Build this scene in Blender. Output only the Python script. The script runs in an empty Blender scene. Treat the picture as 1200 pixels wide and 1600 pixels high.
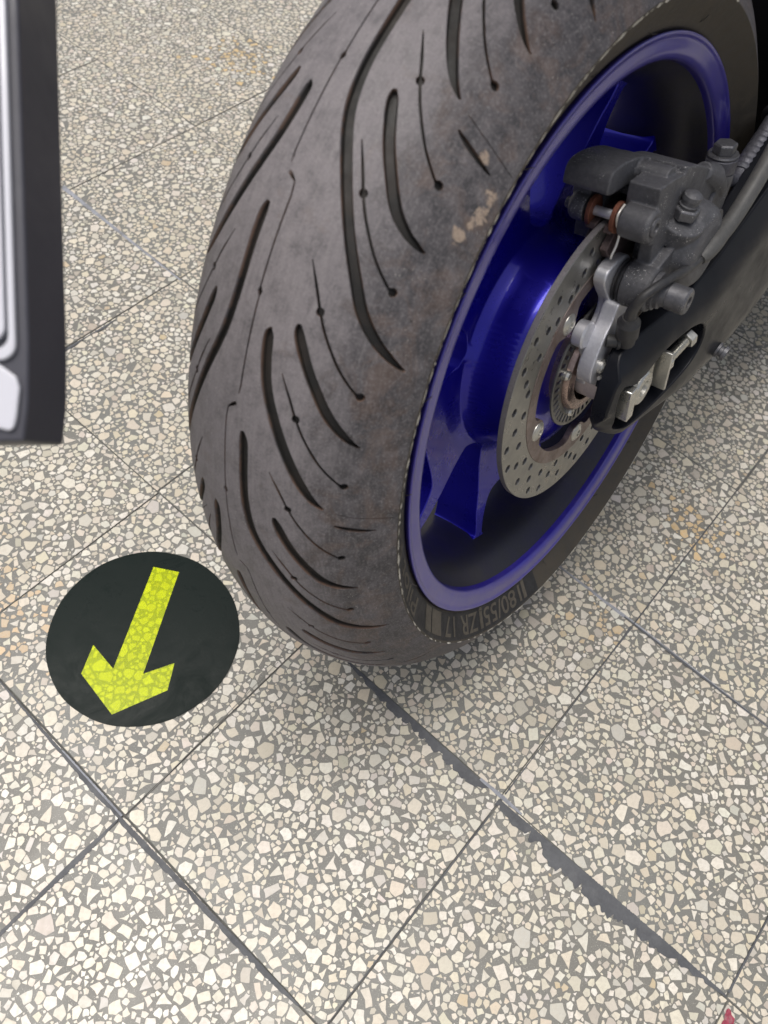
import bpy, bmesh, math, random
import numpy as np
from mathutils import Vector, Matrix
from mathutils.geometry import delaunay_2d_cdt
R = math.radians
scene = bpy.context.scene
col = scene.collection

# ------------------------------------------------------------------ camera
cam_data = bpy.data.cameras.new('camera')
cam = bpy.data.objects.new('camera', cam_data)
col.objects.link(cam)
cam.location = (0.19383, -0.46986, 0.78398)
cam.rotation_mode = 'XYZ'
cam.rotation_euler = (0.554595, -0.092169, 0.691201)
cam_data.sensor_fit = 'HORIZONTAL'
cam_data.sensor_width = 36.0
cam_data.lens = 36.0 * 1225.98 / 1200.0
cam_data.clip_start = 0.02
cam_data.clip_end = 200.0
cam_data.dof.use_dof = True
cam_data.dof.focus_distance = 0.70
cam_data.dof.aperture_fstop = 11.5
scene.camera = cam

# ------------------------------------------------------------------ light
SUN_EL, SUN_AZ = R(78), R(238)        # azimuth clockwise from +Y
world = bpy.data.worlds.new('World')
scene.world = world
world.use_nodes = True
wn = world.node_tree
bg = wn.nodes['Background']
sky = wn.nodes.new('ShaderNodeTexSky')
sky.sky_type = 'NISHITA'
sky.sun_disc = False
sky.sun_elevation = SUN_EL
sky.sun_rotation = SUN_AZ
sky.dust_density = 4.0
sky.air_density = 0.7
sky.ozone_density = 0.6
bg.inputs['Strength'].default_value = 0.115
hs = wn.nodes.new('ShaderNodeHueSaturation')      # thin overcast: the whole sky greyed evenly
hs.inputs['Saturation'].default_value = 0.42
wn.links.new(sky.outputs['Color'], hs.inputs['Color'])
wn.links.new(hs.outputs['Color'], bg.inputs['Color'])
sun_d = bpy.data.lights.new('sun', 'SUN')
sun_d.energy = 1.5
sun_d.angle = R(38)
sun_d.color = (1.0, 0.955, 0.89)
sun = bpy.data.objects.new('sun', sun_d)
col.objects.link(sun)
sv = Vector((math.sin(SUN_AZ) * math.cos(SUN_EL), math.cos(SUN_AZ) * math.cos(SUN_EL), math.sin(SUN_EL)))
sun.rotation_euler = sv.to_track_quat('Z', 'Y').to_euler()
scene.view_settings.view_transform = 'Standard'
scene.view_settings.look = 'None'
scene.view_settings.exposure = 0.45
scene.view_settings.gamma = 1.0

rng = np.random.default_rng(11)
random.seed(5)

# ------------------------------------------------------------------ helpers
def tag(o, label=None, cat=None, kind=None, group=None):
    if label: o['label'] = label
    if cat: o['category'] = cat
    if kind: o['kind'] = kind
    if group: o['group'] = group
    return o

def link(o, parent=None):
    col.objects.link(o)
    if parent: o.parent = parent
    return o

def empty(name, loc=(0, 0, 0), rot=(0, 0, 0)):
    o = bpy.data.objects.new(name, None)
    o.empty_display_size = 0.05
    o.location = loc
    o.rotation_euler = rot
    return link(o)

def make(name, V, F, m, parent=None, sharp=32, smooth=True, bevel=0, seg=2, flip=False):
    me = bpy.data.meshes.new(name)
    if flip: F = [tuple(reversed(f)) for f in F]
    me.from_pydata([tuple(map(float, v)) for v in V], [], [tuple(map(int, f)) for f in F])
    me.update()
    finish(me, sharp, smooth)
    if m: me.materials.append(m)
    o = link(bpy.data.objects.new(name, me), parent)
    if bevel: add_bevel(o, bevel, seg)
    return o

def finish(me, sharp=32, smooth=True):
    if smooth:
        me.polygons.foreach_set('use_smooth', [True] * len(me.polygons))
        me.set_sharp_from_angle(angle=R(sharp))

def add_bevel(o, w, seg=2):
    b = o.modifiers.new('bevel', 'BEVEL')
    b.width = w; b.segments = seg; b.limit_method = 'ANGLE'; b.angle_limit = R(35)
    b.harden_normals = False

def fuse(o, voxel=0.0012, it=4, keep=0.5):
    rm = o.modifiers.new('remesh', 'REMESH')
    rm.mode = 'VOXEL'; rm.voxel_size = voxel; rm.use_smooth_shade = True
    sm = o.modifiers.new('smooth', 'SMOOTH')
    sm.factor = keep; sm.iterations = it

class MB:
    """collects shapes into one mesh"""
    def __init__(s): s.V = []; s.F = []
    def add(s, V, F):
        n = len(s.V)
        s.V += [tuple(map(float, v)) for v in V]
        s.F += [tuple(int(i) + n for i in f) for f in F]
        return s
    def box(s, c, size, M=None):
        a, b, d = [q / 2 for q in size]
        P = [(x, y, z) for x in (-a, a) for y in (-b, b) for z in (-d, d)]
        P = [Vector(q) for q in P]
        if M is not None: P = [M @ q for q in P]
        P = [q + Vector(c) for q in P]
        return s.add(P, [(0, 1, 3, 2), (4, 6, 7, 5), (0, 4, 5, 1), (2, 3, 7, 6), (0, 2, 6, 4), (1, 5, 7, 3)])
    def tube(s, pts, rad, n=20, cap=True):
        pts = [Vector(p) for p in pts]
        if not hasattr(rad, '__len__'): rad = [rad] * len(pts)
        rad = [float(q) for q in rad]; rings = []
        up = None
        for i, p in enumerate(pts):
            t = (pts[min(i + 1, len(pts) - 1)] - pts[max(i - 1, 0)]).normalized()
            if up is None:
                up = Vector((0, 0, 1)) if abs(t.z) < .8 else Vector((0, 1, 0))
            a = (up - t * up.dot(t)).normalized(); up = a
            b = t.cross(a)
            rings.append([p + rad[i] * (math.cos(q) * a + math.sin(q) * b) for q in [2 * math.pi * k / n for k in range(n)]])
        V = [v for r_ in rings for v in r_]
        F = []
        for i in range(len(pts) - 1):
            for k in range(n):
                F.append((i * n + k, i * n + (k + 1) % n, (i + 1) * n + (k + 1) % n, (i + 1) * n + k))
        if cap:
            F.append(tuple(reversed(range(n))))
            F.append(tuple(range((len(pts) - 1) * n, len(pts) * n)))
        return s.add(V, F)
    def stepped(s, p0, p1, prof, n=24):
        """lathe: prof = [(t along 0..1, radius)] between p0 and p1 with true steps"""
        p0, p1 = Vector(p0), Vector(p1)
        t = (p1 - p0).normalized()
        up = Vector((0, 0, 1)) if abs(t.z) < .8 else Vector((0, 1, 0))
        a = (up - t * up.dot(t)).normalized(); b = t.cross(a)
        V = []; F = []
        for (h, r_) in prof:
            c = p0.lerp(p1, h)
            for k in range(n):
                q = 2 * math.pi * k / n
                V.append(c + r_ * (math.cos(q) * a + math.sin(q) * b))
        m = len(prof)
        for i in range(m - 1):
            for k in range(n):
                F.append((i * n + k, i * n + (k + 1) % n, (i + 1) * n + (k + 1) % n, (i + 1) * n + k))
        F.append(tuple(reversed(range(n)))); F.append(tuple(range((m - 1) * n, m * n)))
        return s.add(V, F)
    def extrude(s, outline, x0, x1, holes=(), axis='x'):
        V, F = extrude_poly(outline, x0, x1, holes)
        if axis == 'z': V = [(v[1], v[2], v[0]) for v in V]
        return s.add(V, F)
    def build(s, name, m, parent=None, **k): return make(name, s.V, s.F, m, parent, **k)

def area2(P):
    P = np.asarray(P); x, y = P[:, 0], P[:, 1]
    return 0.5 * float(np.sum(x * np.roll(y, -1) - np.roll(x, -1) * y))

def extrude_poly(outline, x0, x1, holes=()):
    """polygon in (y,z) pulled from x0 to x1 (numbers or functions of y,z), with real holes"""
    loops = [list(outline)] + [list(h) for h in holes]
    loops[0] = loops[0] if area2(loops[0]) > 0 else loops[0][::-1]
    for i in range(1, len(loops)):
        if area2(loops[i]) > 0: loops[i] = loops[i][::-1]
    pts = []; edges = []; lid = []
    for L in loops:
        n = len(pts)
        pts += [Vector((float(a), float(b))) for a, b in L]
        edges += [(n + i, n + (i + 1) % len(L)) for i in range(len(L))]
        lid.append((n, len(L)))
    out = delaunay_2d_cdt(pts, edges, [], 2 if holes else 1, 1e-7)
    ov, of = out[0], out[2]
    hp = [np.array(h) for h in loops[1:]]
    tris = []
    for f in of:
        c = sum((ov[i] for i in f), Vector((0, 0))) / len(f)
        if any(inside(np.array([c]), h)[0] for h in hp): continue
        if not inside(np.array([c]), np.array(loops[0]))[0]: continue
        a, b, d = ov[f[0]], ov[f[1]], ov[f[2]]
        if (b - a).cross(d - a) < 0: f = list(reversed(f))
        tris.append(tuple(f))
    fx0 = x0 if callable(x0) else (lambda y, z: x0)
    fx1 = x1 if callable(x1) else (lambda y, z: x1)
    n = len(ov)
    V = [(fx1(v.x, v.y), v.x, v.y) for v in ov] + [(fx0(v.x, v.y), v.x, v.y) for v in ov]
    F = [f for f in tris] + [tuple(i + n for i in reversed(f)) for f in tris]
    cnt = {}
    for f in tris:
        for i in range(len(f)):
            e = (f[i], f[(i + 1) % len(f)])
            cnt[e] = cnt.get(e, 0) + 1
    for (a, b) in cnt:
        if (b, a) not in cnt: F.append((a, a + n, b + n, b))
    return V, F

def inside(P, poly):
    """even-odd test, P (n,2), poly (m,2)"""
    P = np.asarray(P, float); poly = np.asarray(poly, float)
    x, y = P[:, 0][:, None], P[:, 1][:, None]
    a, b = poly, np.roll(poly, -1, 0)
    c = ((a[:, 1] > y) != (b[:, 1] > y))
    with np.errstate(divide='ignore', invalid='ignore'):
        xi = (b[:, 0] - a[:, 0]) * (y - a[:, 1]) / (b[:, 1] - a[:, 1]) + a[:, 0]
    return (np.sum(c & (x < xi), 1) % 2) == 1

def catmull(P, n=8, closed=False):
    P = [np.array(p, float) for p in P]
    Q = [P[-1]] + P + [P[0], P[1]] if closed else [2 * P[0] - P[1]] + P + [2 * P[-1] - P[-2]]
    out = []
    for i in range(1, len(Q) - 2):
        for t in np.arange(n) / n:
            a, b, c, d = Q[i - 1], Q[i], Q[i + 1], Q[i + 2]
            out.append(.5 * ((2 * b) + (c - a) * t + (2 * a - 5 * b + 4 * c - d) * t * t + (3 * b - 3 * c + d - a) * t ** 3))
    if not closed: out.append(P[-1])
    return np.array(out)

def lathe(prof, n=160, closed=False, th0=0, th1=2 * math.pi, nx=0):
    """revolve (x, r) profile round the wheel axis"""
    full = abs(th1 - th0 - 2 * math.pi) < 1e-6
    k = n if full else n + 1
    th = [th0 + (th1 - th0) * i / n for i in range(k)]
    V = [(x, r_ * math.cos(t), r_ * math.sin(t)) for t in th for x, r_ in prof]
    m = len(prof); F = []
    for i in range(n):
        j = (i + 1) % k
        for a in range(m if closed else m - 1):
            b = (a + 1) % m
            F.append((i * m + a, i * m + b, j * m + b, j * m + a))
    return V, F

# ------------------------------------------------------------------ materials
def mat(name, color, rough=.5, metal=0.0, spec=.5, coat=0.0, coat_rough=.05):
    m = bpy.data.materials.new(name); m.use_nodes = True
    b = m.node_tree.nodes['Principled BSDF']
    b.inputs['Base Color'].default_value = (*color, 1)
    b.inputs['Roughness'].default_value = rough
    b.inputs['Metallic'].default_value = metal
    b.inputs['Specular IOR Level'].default_value = spec
    b.inputs['Coat Weight'].default_value = coat
    b.inputs['Coat Roughness'].default_value = coat_rough
    return m

class NT:
    def __init__(s, m):
        s.t = m.node_tree; s.b = s.t.nodes['Principled BSDF']
        s.tc = s.t.nodes.new('ShaderNodeTexCoord')
    def n(s, ty, **k):
        o = s.t.nodes.new(ty)
        for a, v in k.items(): setattr(o, a, v)
        return o
    def l(s, a, b): s.t.links.new(a, b)
    def noise(s, scale, detail=6, rough=.6, vec=None, dist=0.0):
        o = s.n('ShaderNodeTexNoise'); o.inputs['Scale'].default_value = scale
        o.inputs['Detail'].default_value = detail; o.inputs['Roughness'].default_value = rough
        o.inputs['Distortion'].default_value = dist
        s.l(vec or s.tc.outputs['Object'], o.inputs['Vector']); return o.outputs['Fac']
    def voro(s, scale, vec=None, feature='F1', out='Distance', rnd=1.0):
        o = s.n('ShaderNodeTexVoronoi', feature=feature); o.inputs['Scale'].default_value = scale
        o.inputs['Randomness'].default_value = rnd
        s.l(vec or s.tc.outputs['Object'], o.inputs['Vector']); return o.outputs[out]
    def ramp(s, fac, stops):
        o = s.n('ShaderNodeValToRGB'); e = o.color_ramp.elements
        while len(e) > 1: e.remove(e[0])
        e[0].position, e[0].color = stops[0][0], col4(stops[0][1])
        for p, c in stops[1:]:
            q = e.new(p); q.color = col4(c)
        s.l(fac, o.inputs['Fac']); return o.outputs['Color']
    def mix(s, f, a, b, mode='MIX'):
        o = s.n('ShaderNodeMix', data_type='RGBA', blend_type=mode)
        s.put(f, o.inputs['Factor']); s.put(a, o.inputs['A'], 6); s.put(b, o.inputs['B'], 7)
        for i, v in ((6, a), (7, b)): s.put(v, o.inputs[i])
        return o.outputs[2]
    def put(s, v, sock, idx=None):
        if idx is not None: return
        if hasattr(v, 'is_output') or isinstance(v, bpy.types.NodeSocket): s.l(v, sock)
        elif isinstance(v, (tuple, list)): sock.default_value = col4(v)
        else: sock.default_value = v
    def math(s, op, a, b=0.0, clamp=False):
        o = s.n('ShaderNodeMath', operation=op, use_clamp=clamp)
        s.put(a, o.inputs[0]); s.put(b, o.inputs[1]); return o.outputs[0]
    def bump(s, h, strength=.3, dist=.001, prev=None):
        o = s.n('ShaderNodeBump'); o.inputs['Strength'].default_value = strength
        o.inputs['Distance'].default_value = dist
        s.l(h, o.inputs['Height'])
        if prev: s.l(prev, o.inputs['Normal'])
        return o.outputs['Normal']
    def attr(s, name, out='Color'):
        o = s.n('ShaderNodeAttribute'); o.attribute_name = name; return o.outputs[out]
    def rng(s, v, a, b, c, d):
        o = s.n('ShaderNodeMapRange'); s.put(v, o.inputs[0])
        for i, q in enumerate((a, b, c, d)): o.inputs[i + 1].default_value = q
        return o.outputs[0]

def col4(c):
    if not hasattr(c, '__len__'): c = (c, c, c)
    return tuple(c) if len(c) == 4 else (*c, 1)

def srgb(r_, g_, b_):
    f = lambda c: (c / 255 / 12.92) if c / 255 <= .04045 else ((c / 255 + .055) / 1.055) ** 2.4
    return (f(r_), f(g_), f(b_))

def worn(name, color, rough=.5, metal=0, scale=300, amt=.35, bump=.25, dirt=None, speck=None, coat=0, spec=.5, bscale=None, dist=.0004):
    """uneven metal / plastic: patchy tone, roughness breakup and fine relief"""
    m = mat(name, color, rough, metal, spec, coat); t = NT(m)
    n1 = t.noise(scale * .12, 5, .6); n2 = t.noise(scale, 6, .65)
    c = t.mix(t.rng(n1, .35, .7, 0, amt), color, tuple(q * .45 for q in color))
    c = t.mix(t.rng(n2, .4, .75, 0, amt * .8), c, tuple(min(1, q * 1.7 + .01) for q in color))
    if dirt: c = t.mix(t.rng(t.noise(scale * .22, 8, .7), .48, .68, 0, .8), c, dirt)
    if speck:
        k = t.math('MULTIPLY', t.rng(t.noise(scale * 2.2, 3, .75), .60, .66, 0, 1), t.rng(t.noise(scale * .16, 4, .6), .50, .62, 0, 1))
        c = t.mix(k, c, speck)
    t.l(c, t.b.inputs['Base Color'])
    t.l(t.rng(n1, .3, .7, max(.04, rough - .12), min(1, rough + .15)), t.b.inputs['Roughness'])
    if bump: t.l(t.bump(t.noise(bscale or scale * 2.5, 6, .7), bump, dist), t.b.inputs['Normal'])
    return m

M = {}
# cast blue metallic paint of the wheel, with road dust
def blue_paint():
    m = mat('blue_wheel_paint', (0.012, 0.010, 0.30), .28, .45, .35, .5, .03); t = NT(m)
    fl = t.voro(2600, out='Color')
    d = t.noise(26, 6, .65); d2 = t.noise(420, 4, .7)
    dust = t.math('MULTIPLY', t.rng(d, .42, .72, 0, .5), t.rng(d2, .3, .7, .3, 1))
    c = t.mix(t.rng(t.noise(9, 3), .3, .7, 0, 1), (0.010, 0.006, .38), (0.014, .009, .48))
    c = t.mix(t.math('MULTIPLY', dust, .22), c, (.035, .03, .09))
    t.l(c, t.b.inputs['Base Color'])
    t.l(t.rng(dust, 0, .5, .26, .42), t.b.inputs['Roughness'])
    t.l(t.rng(dust, 0, .5, .04, .16), t.b.inputs['Coat Roughness'])
    return m
M['blue'] = blue_paint()
def barrel_paint():
    m = mat('dark_rim_barrel', (.02, .018, .08), .42, .2, .4, .2, .22); t = NT(m)
    d = t.noise(18, 7, .65); d2 = t.noise(300, 5, .7)
    c = t.mix(t.rng(d, .25, .6, .35, 1), (.008, .006, .06), (.020, .020, .027))  # near-black blue mottled with dark grey
    c = t.mix(t.rng(d2, .5, .8, 0, .4), c, (.045, .042, .05))
    t.l(c, t.b.inputs['Base Color']); return m
M['barrel'] = barrel_paint()
def lip_paint():
    m = mat('sky_tinted_dusty_lip', (.03, .024, .30), .35, .3, .5, .9, .12); t = NT(m)
    d = t.noise(40, 7, .65); d2 = t.noise(700, 5, .7)
    c = t.mix(t.math('MULTIPLY', t.rng(d, .3, .65, .08, .55), t.rng(d2, .2, .7, .5, 1)), (.018, .010, .34), (.095, .075, .23))  # violet mix paints the sky's reflection into the blue, along with dust
    t.l(c, t.b.inputs['Base Color']); return m
M['lip'] = lip_paint()
M['disc'] = worn('brushed_disc_steel', (.31, .305, .285), .34, .85, 900, .08, .06)
M['disc_rim'] = worn('cut_disc_edge', (.30, .28, .29), .5, .7, 900, .5, .4)
M['disc_heat'] = worn('heat_tinted_steel', (.24, .195, .18), .42, .7, 420, .45, .3, dirt=(.16, .10, .075))
M['abs'] = worn('sensor_ring_steel', (.20, .195, .18), .42, .8, 500, .3, .2)
M['cast_dark'] = worn('dark_cast_caliper', (.095, .095, .103), .5, .25, 330, .55, .6, speck=(.7, .68, .66), bscale=900, dist=.0003)
M['dark_bolt'] = worn('greyed_bolt', (.13, .13, .14), .45, .6, 500, .5, .3, speck=(.5, .5, .5))
M['zinc'] = worn('zinc_plated_steel', (.55, .54, .50), .3, .85, 500, .3, .2)
M['alu'] = worn('cast_aluminium', (.62, .62, .66), .42, .65, 330, .3, .5, bscale=1100, dist=.00025)
M['alu_pink'] = worn('cast_aluminium_collar', (.50, .44, .44), .45, .5, 330, .3, .3)
M['copper'] = worn('rusty_shim', (.20, .075, .045), .55, .5, 500, .5, .4)
M['bronze'] = worn('spacer_metal', (.36, .27, .24), .28, .85, 300, .5, .2)
M['black_plastic'] = worn('black_rubber_cable', (.028, .028, .031), .5, 0, 300, .4, .2, dirt=(.07, .066, .06))
M['pad'] = worn('dusty_pad_backing', (.085, .06, .058), .5, .4, 400, .5, .4)
M['cable_grey'] = worn('grey_cable_sheath', (.075, .074, .072), .6, 0, 260, .4, .3, dirt=(.12, .115, .105))
M['swing'] = worn('black_swingarm_paint', (.009, .010, .014), .34, .0, 240, .04, .08, coat=.05, spec=.20, bscale=1500, dist=.0001)
M['hose_metal'] = worn('corroded_hose_fitting', (.13, .13, .150), .5, .5, 600, .6, .7, bscale=900, dist=.0004)
M['nut'] = worn('bare_nut', (.32, .31, .30), .4, .8, 500, .4, .2)
M['holder'] = worn('black_holder_plastic', (.046, .046, .060), .45, 0, 120, .2, .1)
M['tyre_hair'] = mat('moulding_nib', (.05, .045, .04), .6)
M['white_plastic'] = mat('glossy_white_plate', (.60, .60, .65), .2, 0, .5, .4)
M['underbody'] = mat('dark_underbody_plastic', (.012, .012, .014), .6)
M['letter'] = worn('raised_tyre_letter', (.10, .086, .066), .7, 0, 400, .4, .2)
M['label_band'] = worn('black_sidewall_band', (.016, .016, .018), .6, 0, 400, .4, .2)
M['mould'] = worn('chalky_mould_line', (.60, .56, .48), .8, 0, 900, .7, .3, dirt=(.07, .06, .05))
M['wire'] = mat('white_pad_spring', (.72, .70, .66), .35, .3)

exec_parts = []
# ------------------------------------------------------------------ floor
TILE, TANG, TU, TV = 0.25223, -0.03123, 0.23106, -0.22247
ce, se = math.cos(TANG), math.sin(TANG)
def fw(i, j):   # tile coordinates -> world
    return (TU + TILE * (ce * i - se * j), TV + TILE * (se * i + ce * j))
campos = np.array(cam.location)

def floor_mats():
    m = mat('terrazzo_matrix', (.17, .165, .15), .42, 0, .5); t = NT(m)
    n1 = t.noise(14, 5, .6); n2 = t.noise(900, 5, .7); v = t.voro(520); n3 = t.noise(3.5, 4, .6)
    oi = t.n('ShaderNodeObjectInfo')
    c = t.mix(t.rng(n3, .35, .65, 0, 1), (.138, .132, .110), (.142, .147, .134))
    c = t.mix(t.rng(n1, .35, .7, 0, .5), c, (.115, .106, .09))
    c = t.mix(t.rng(n2, .35, .75, 0, .6), c, (.27, .26, .235))
    c = t.mix(t.rng(v, .12, .22, .5, 0), c, (.52, .49, .43))
    t.l(c, t.b.inputs['Base Color'])
    t.l(t.rng(n1, .3, .7, .32, .55), t.b.inputs['Roughness'])
    t.l(t.bump(n2, .25, .0003), t.b.inputs['Normal'])
    M['matrix'] = m
    m = mat('terrazzo_chip', (.7, .65, .56), .38, 0, .5); t = NT(m)
    a = t.attr('tone')
    n1 = t.noise(230, 7, .7, dist=.6); n2 = t.noise(1400, 4, .7); n3 = t.noise(60, 5, .6)
    c = t.mix(t.rng(n1, .40, .62, 0, .75), a, t.mix(.6, a, (.42, .38, .31)))
    c = t.mix(t.rng(n2, .50, .78, 0, .6), c, (.36, .33, .28))
    c = t.mix(t.rng(n3, .35, .65, .16, 0), c, (.35, .30, .25))
    c = t.mix(t.rng(t.noise(3.2, 6, .6), .45, .68, 0, .30), c, (.50, .42, .28))
    t.l(c, t.b.inputs['Base Color'])
    t.l(t.rng(n1, .3, .7, .20, .42), t.b.inputs['Roughness'])
    t.l(t.bump(n1, .15, .0003), t.b.inputs['Normal'])
    M['chip'] = m
    M['bed'] = worn('joint_mortar', (.13, .128, .12), .8, 0, 160, .75, .6, dirt=(.035, .034, .033))
    M['mortar_dark'] = worn('dark_filler', (.070, .073, .080), .55, 0, 260, .35, .4, bscale=800, dirt=(.11, .112, .118))
    M['mortar_light'] = worn('grey_filler', (.27, .28, .31), .6, 0, 260, .5, .4, dirt=(.15, .15, .15))
    M['red'] = worn('red_paint_spot', (.26, .02, .05), .5, 0, 500, .9, .3, dirt=(.30, .20, .2))
floor_mats()

def tone():
    u = rng.random()
    if u < .46: c = np.array([.72, .675, .575])
    elif u < .74: c = np.array([.79, .765, .700])
    elif u < .84: c = np.array([.70, .63, .505])
    elif u < .90: c = np.array([.49, .455, .395])
    elif u < .905: c = np.array([.60, .48, .32])
    else: c = np.array([.60, .585, .54])
    return np.clip(c * np.array([.93, .915, .885]) * rng.uniform(.84, 1.08) + rng.normal(0, .010, 3), 0.02, .86)

STAINS = [(np.array([-.86, .51]), .045, (.62, .44, .20)), (np.array([.231, .186]), .035, (.62, .44, .22)), (np.array([-.25, -.42]), .03, (.60, .42, .24)),
          (np.array([.20, .01]), .03, (.60, .46, .28)), (np.array([-.30, -.40]), .035, (.58, .44, .28))]

def chips_for_tile(T, density):
    """random angular stone chips in a T x T tile; returns list of polygons (tile coords, m)"""
    # sizes from large to small, darts with exclusion
    sizes = np.concatenate([rng.uniform(.0066, .0090, int(34 * density)), rng.uniform(.0046, .0066, int(200 * density)),
                            rng.uniform(.0031, .0046, int(560 * density)), rng.uniform(.0019, .0034, int(560 * density)), rng.uniform(.0011, .0019, int(420 * density))])
    P = np.empty((len(sizes), 2)); Rr = np.empty(len(sizes)); k = 0
    thin = [(rng.uniform(0, T, 2), rng.uniform(.012, .034)) for _ in range(7)]
    for s_ in sizes:
        c = rng.uniform(0, T, (14, 2))
        if k:
            d = np.sqrt(((c[:, None] - P[None, :k]) ** 2).sum(2)) - Rr[None, :k] * .84 - s_ * .84
            ok = np.where(d.min(1) > 0)[0]
            if len(ok) == 0: continue
            c = c[ok[0]]
        else: c = c[0]
        if s_ < .0066 and any(((c - a) ** 2).sum() < b * b for a, b in thin) and rng.random() < .55: continue
        P[k] = c; Rr[k] = s_; k += 1
    P = P[:k]; Rr = Rr[:k]
    n = k
    K = rng.choice([3, 4, 4, 4, 5, 5, 5, 6], n)
    el = rng.uniform(1.0, 2.3, n); ea = rng.uniform(0, np.pi, n)
    d = P[None] - P[:, None]; dist = np.hypot(d[..., 0], d[..., 1]); np.fill_diagonal(dist, 1e9)
    nb = np.argsort(dist, 1)[:, :14]
    polys = []
    for i in range(n):
        kk = K[i]
        a = (np.arange(kk) + rng.uniform(-.33, .33, kk)) * 2 * np.pi / kk + rng.uniform(0, 6.28)
        rr = Rr[i] * 1.36 * rng.uniform(.78, 1.12, kk)
        ca, sa = np.cos(a - ea[i]), np.sin(a - ea[i])
        rr = rr * np.sqrt(el[i]) / np.sqrt(ca ** 2 + (el[i] * sa) ** 2)
        J = nb[i]; dj = dist[i, J]; w = Rr[i] / (Rr[i] + Rr[J]); lim = dj * w - .00022
        ang = np.arctan2(d[i, J, 1], d[i, J, 0])
        cs = np.cos(a[:, None] - ang[None])
        L = np.where(cs > .05, lim[None] / np.maximum(cs, .05), 1e9).min(1)
        rr = np.minimum(rr, L)
        q = np.stack([rr * np.cos(a), rr * np.sin(a)], 1)
        if Rr[i] > .0030:       # broken edges: bent sides and blunted corners
            nx_ = np.roll(q, -1, 0); e = nx_ - q; L_ = np.hypot(e[:, 0], e[:, 1])[:, None]
            w_ = np.stack([e[:, 1], -e[:, 0]], 1) / (L_ + 1e-9)
            m1 = q + e * rng.uniform(.02, .09, (kk, 1)); m2 = q + e * rng.uniform(.38, .62, (kk, 1)) + w_ * L_ * rng.normal(0, .05, (kk, 1)); m3 = q + e * rng.uniform(.91, .98, (kk, 1))
            q = np.stack([m1, m2, m3], 1).reshape(-1, 2)
        q = q + P[i]
        polys.append(np.clip(q, .0006, T - .0006))
    return polys

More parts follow.
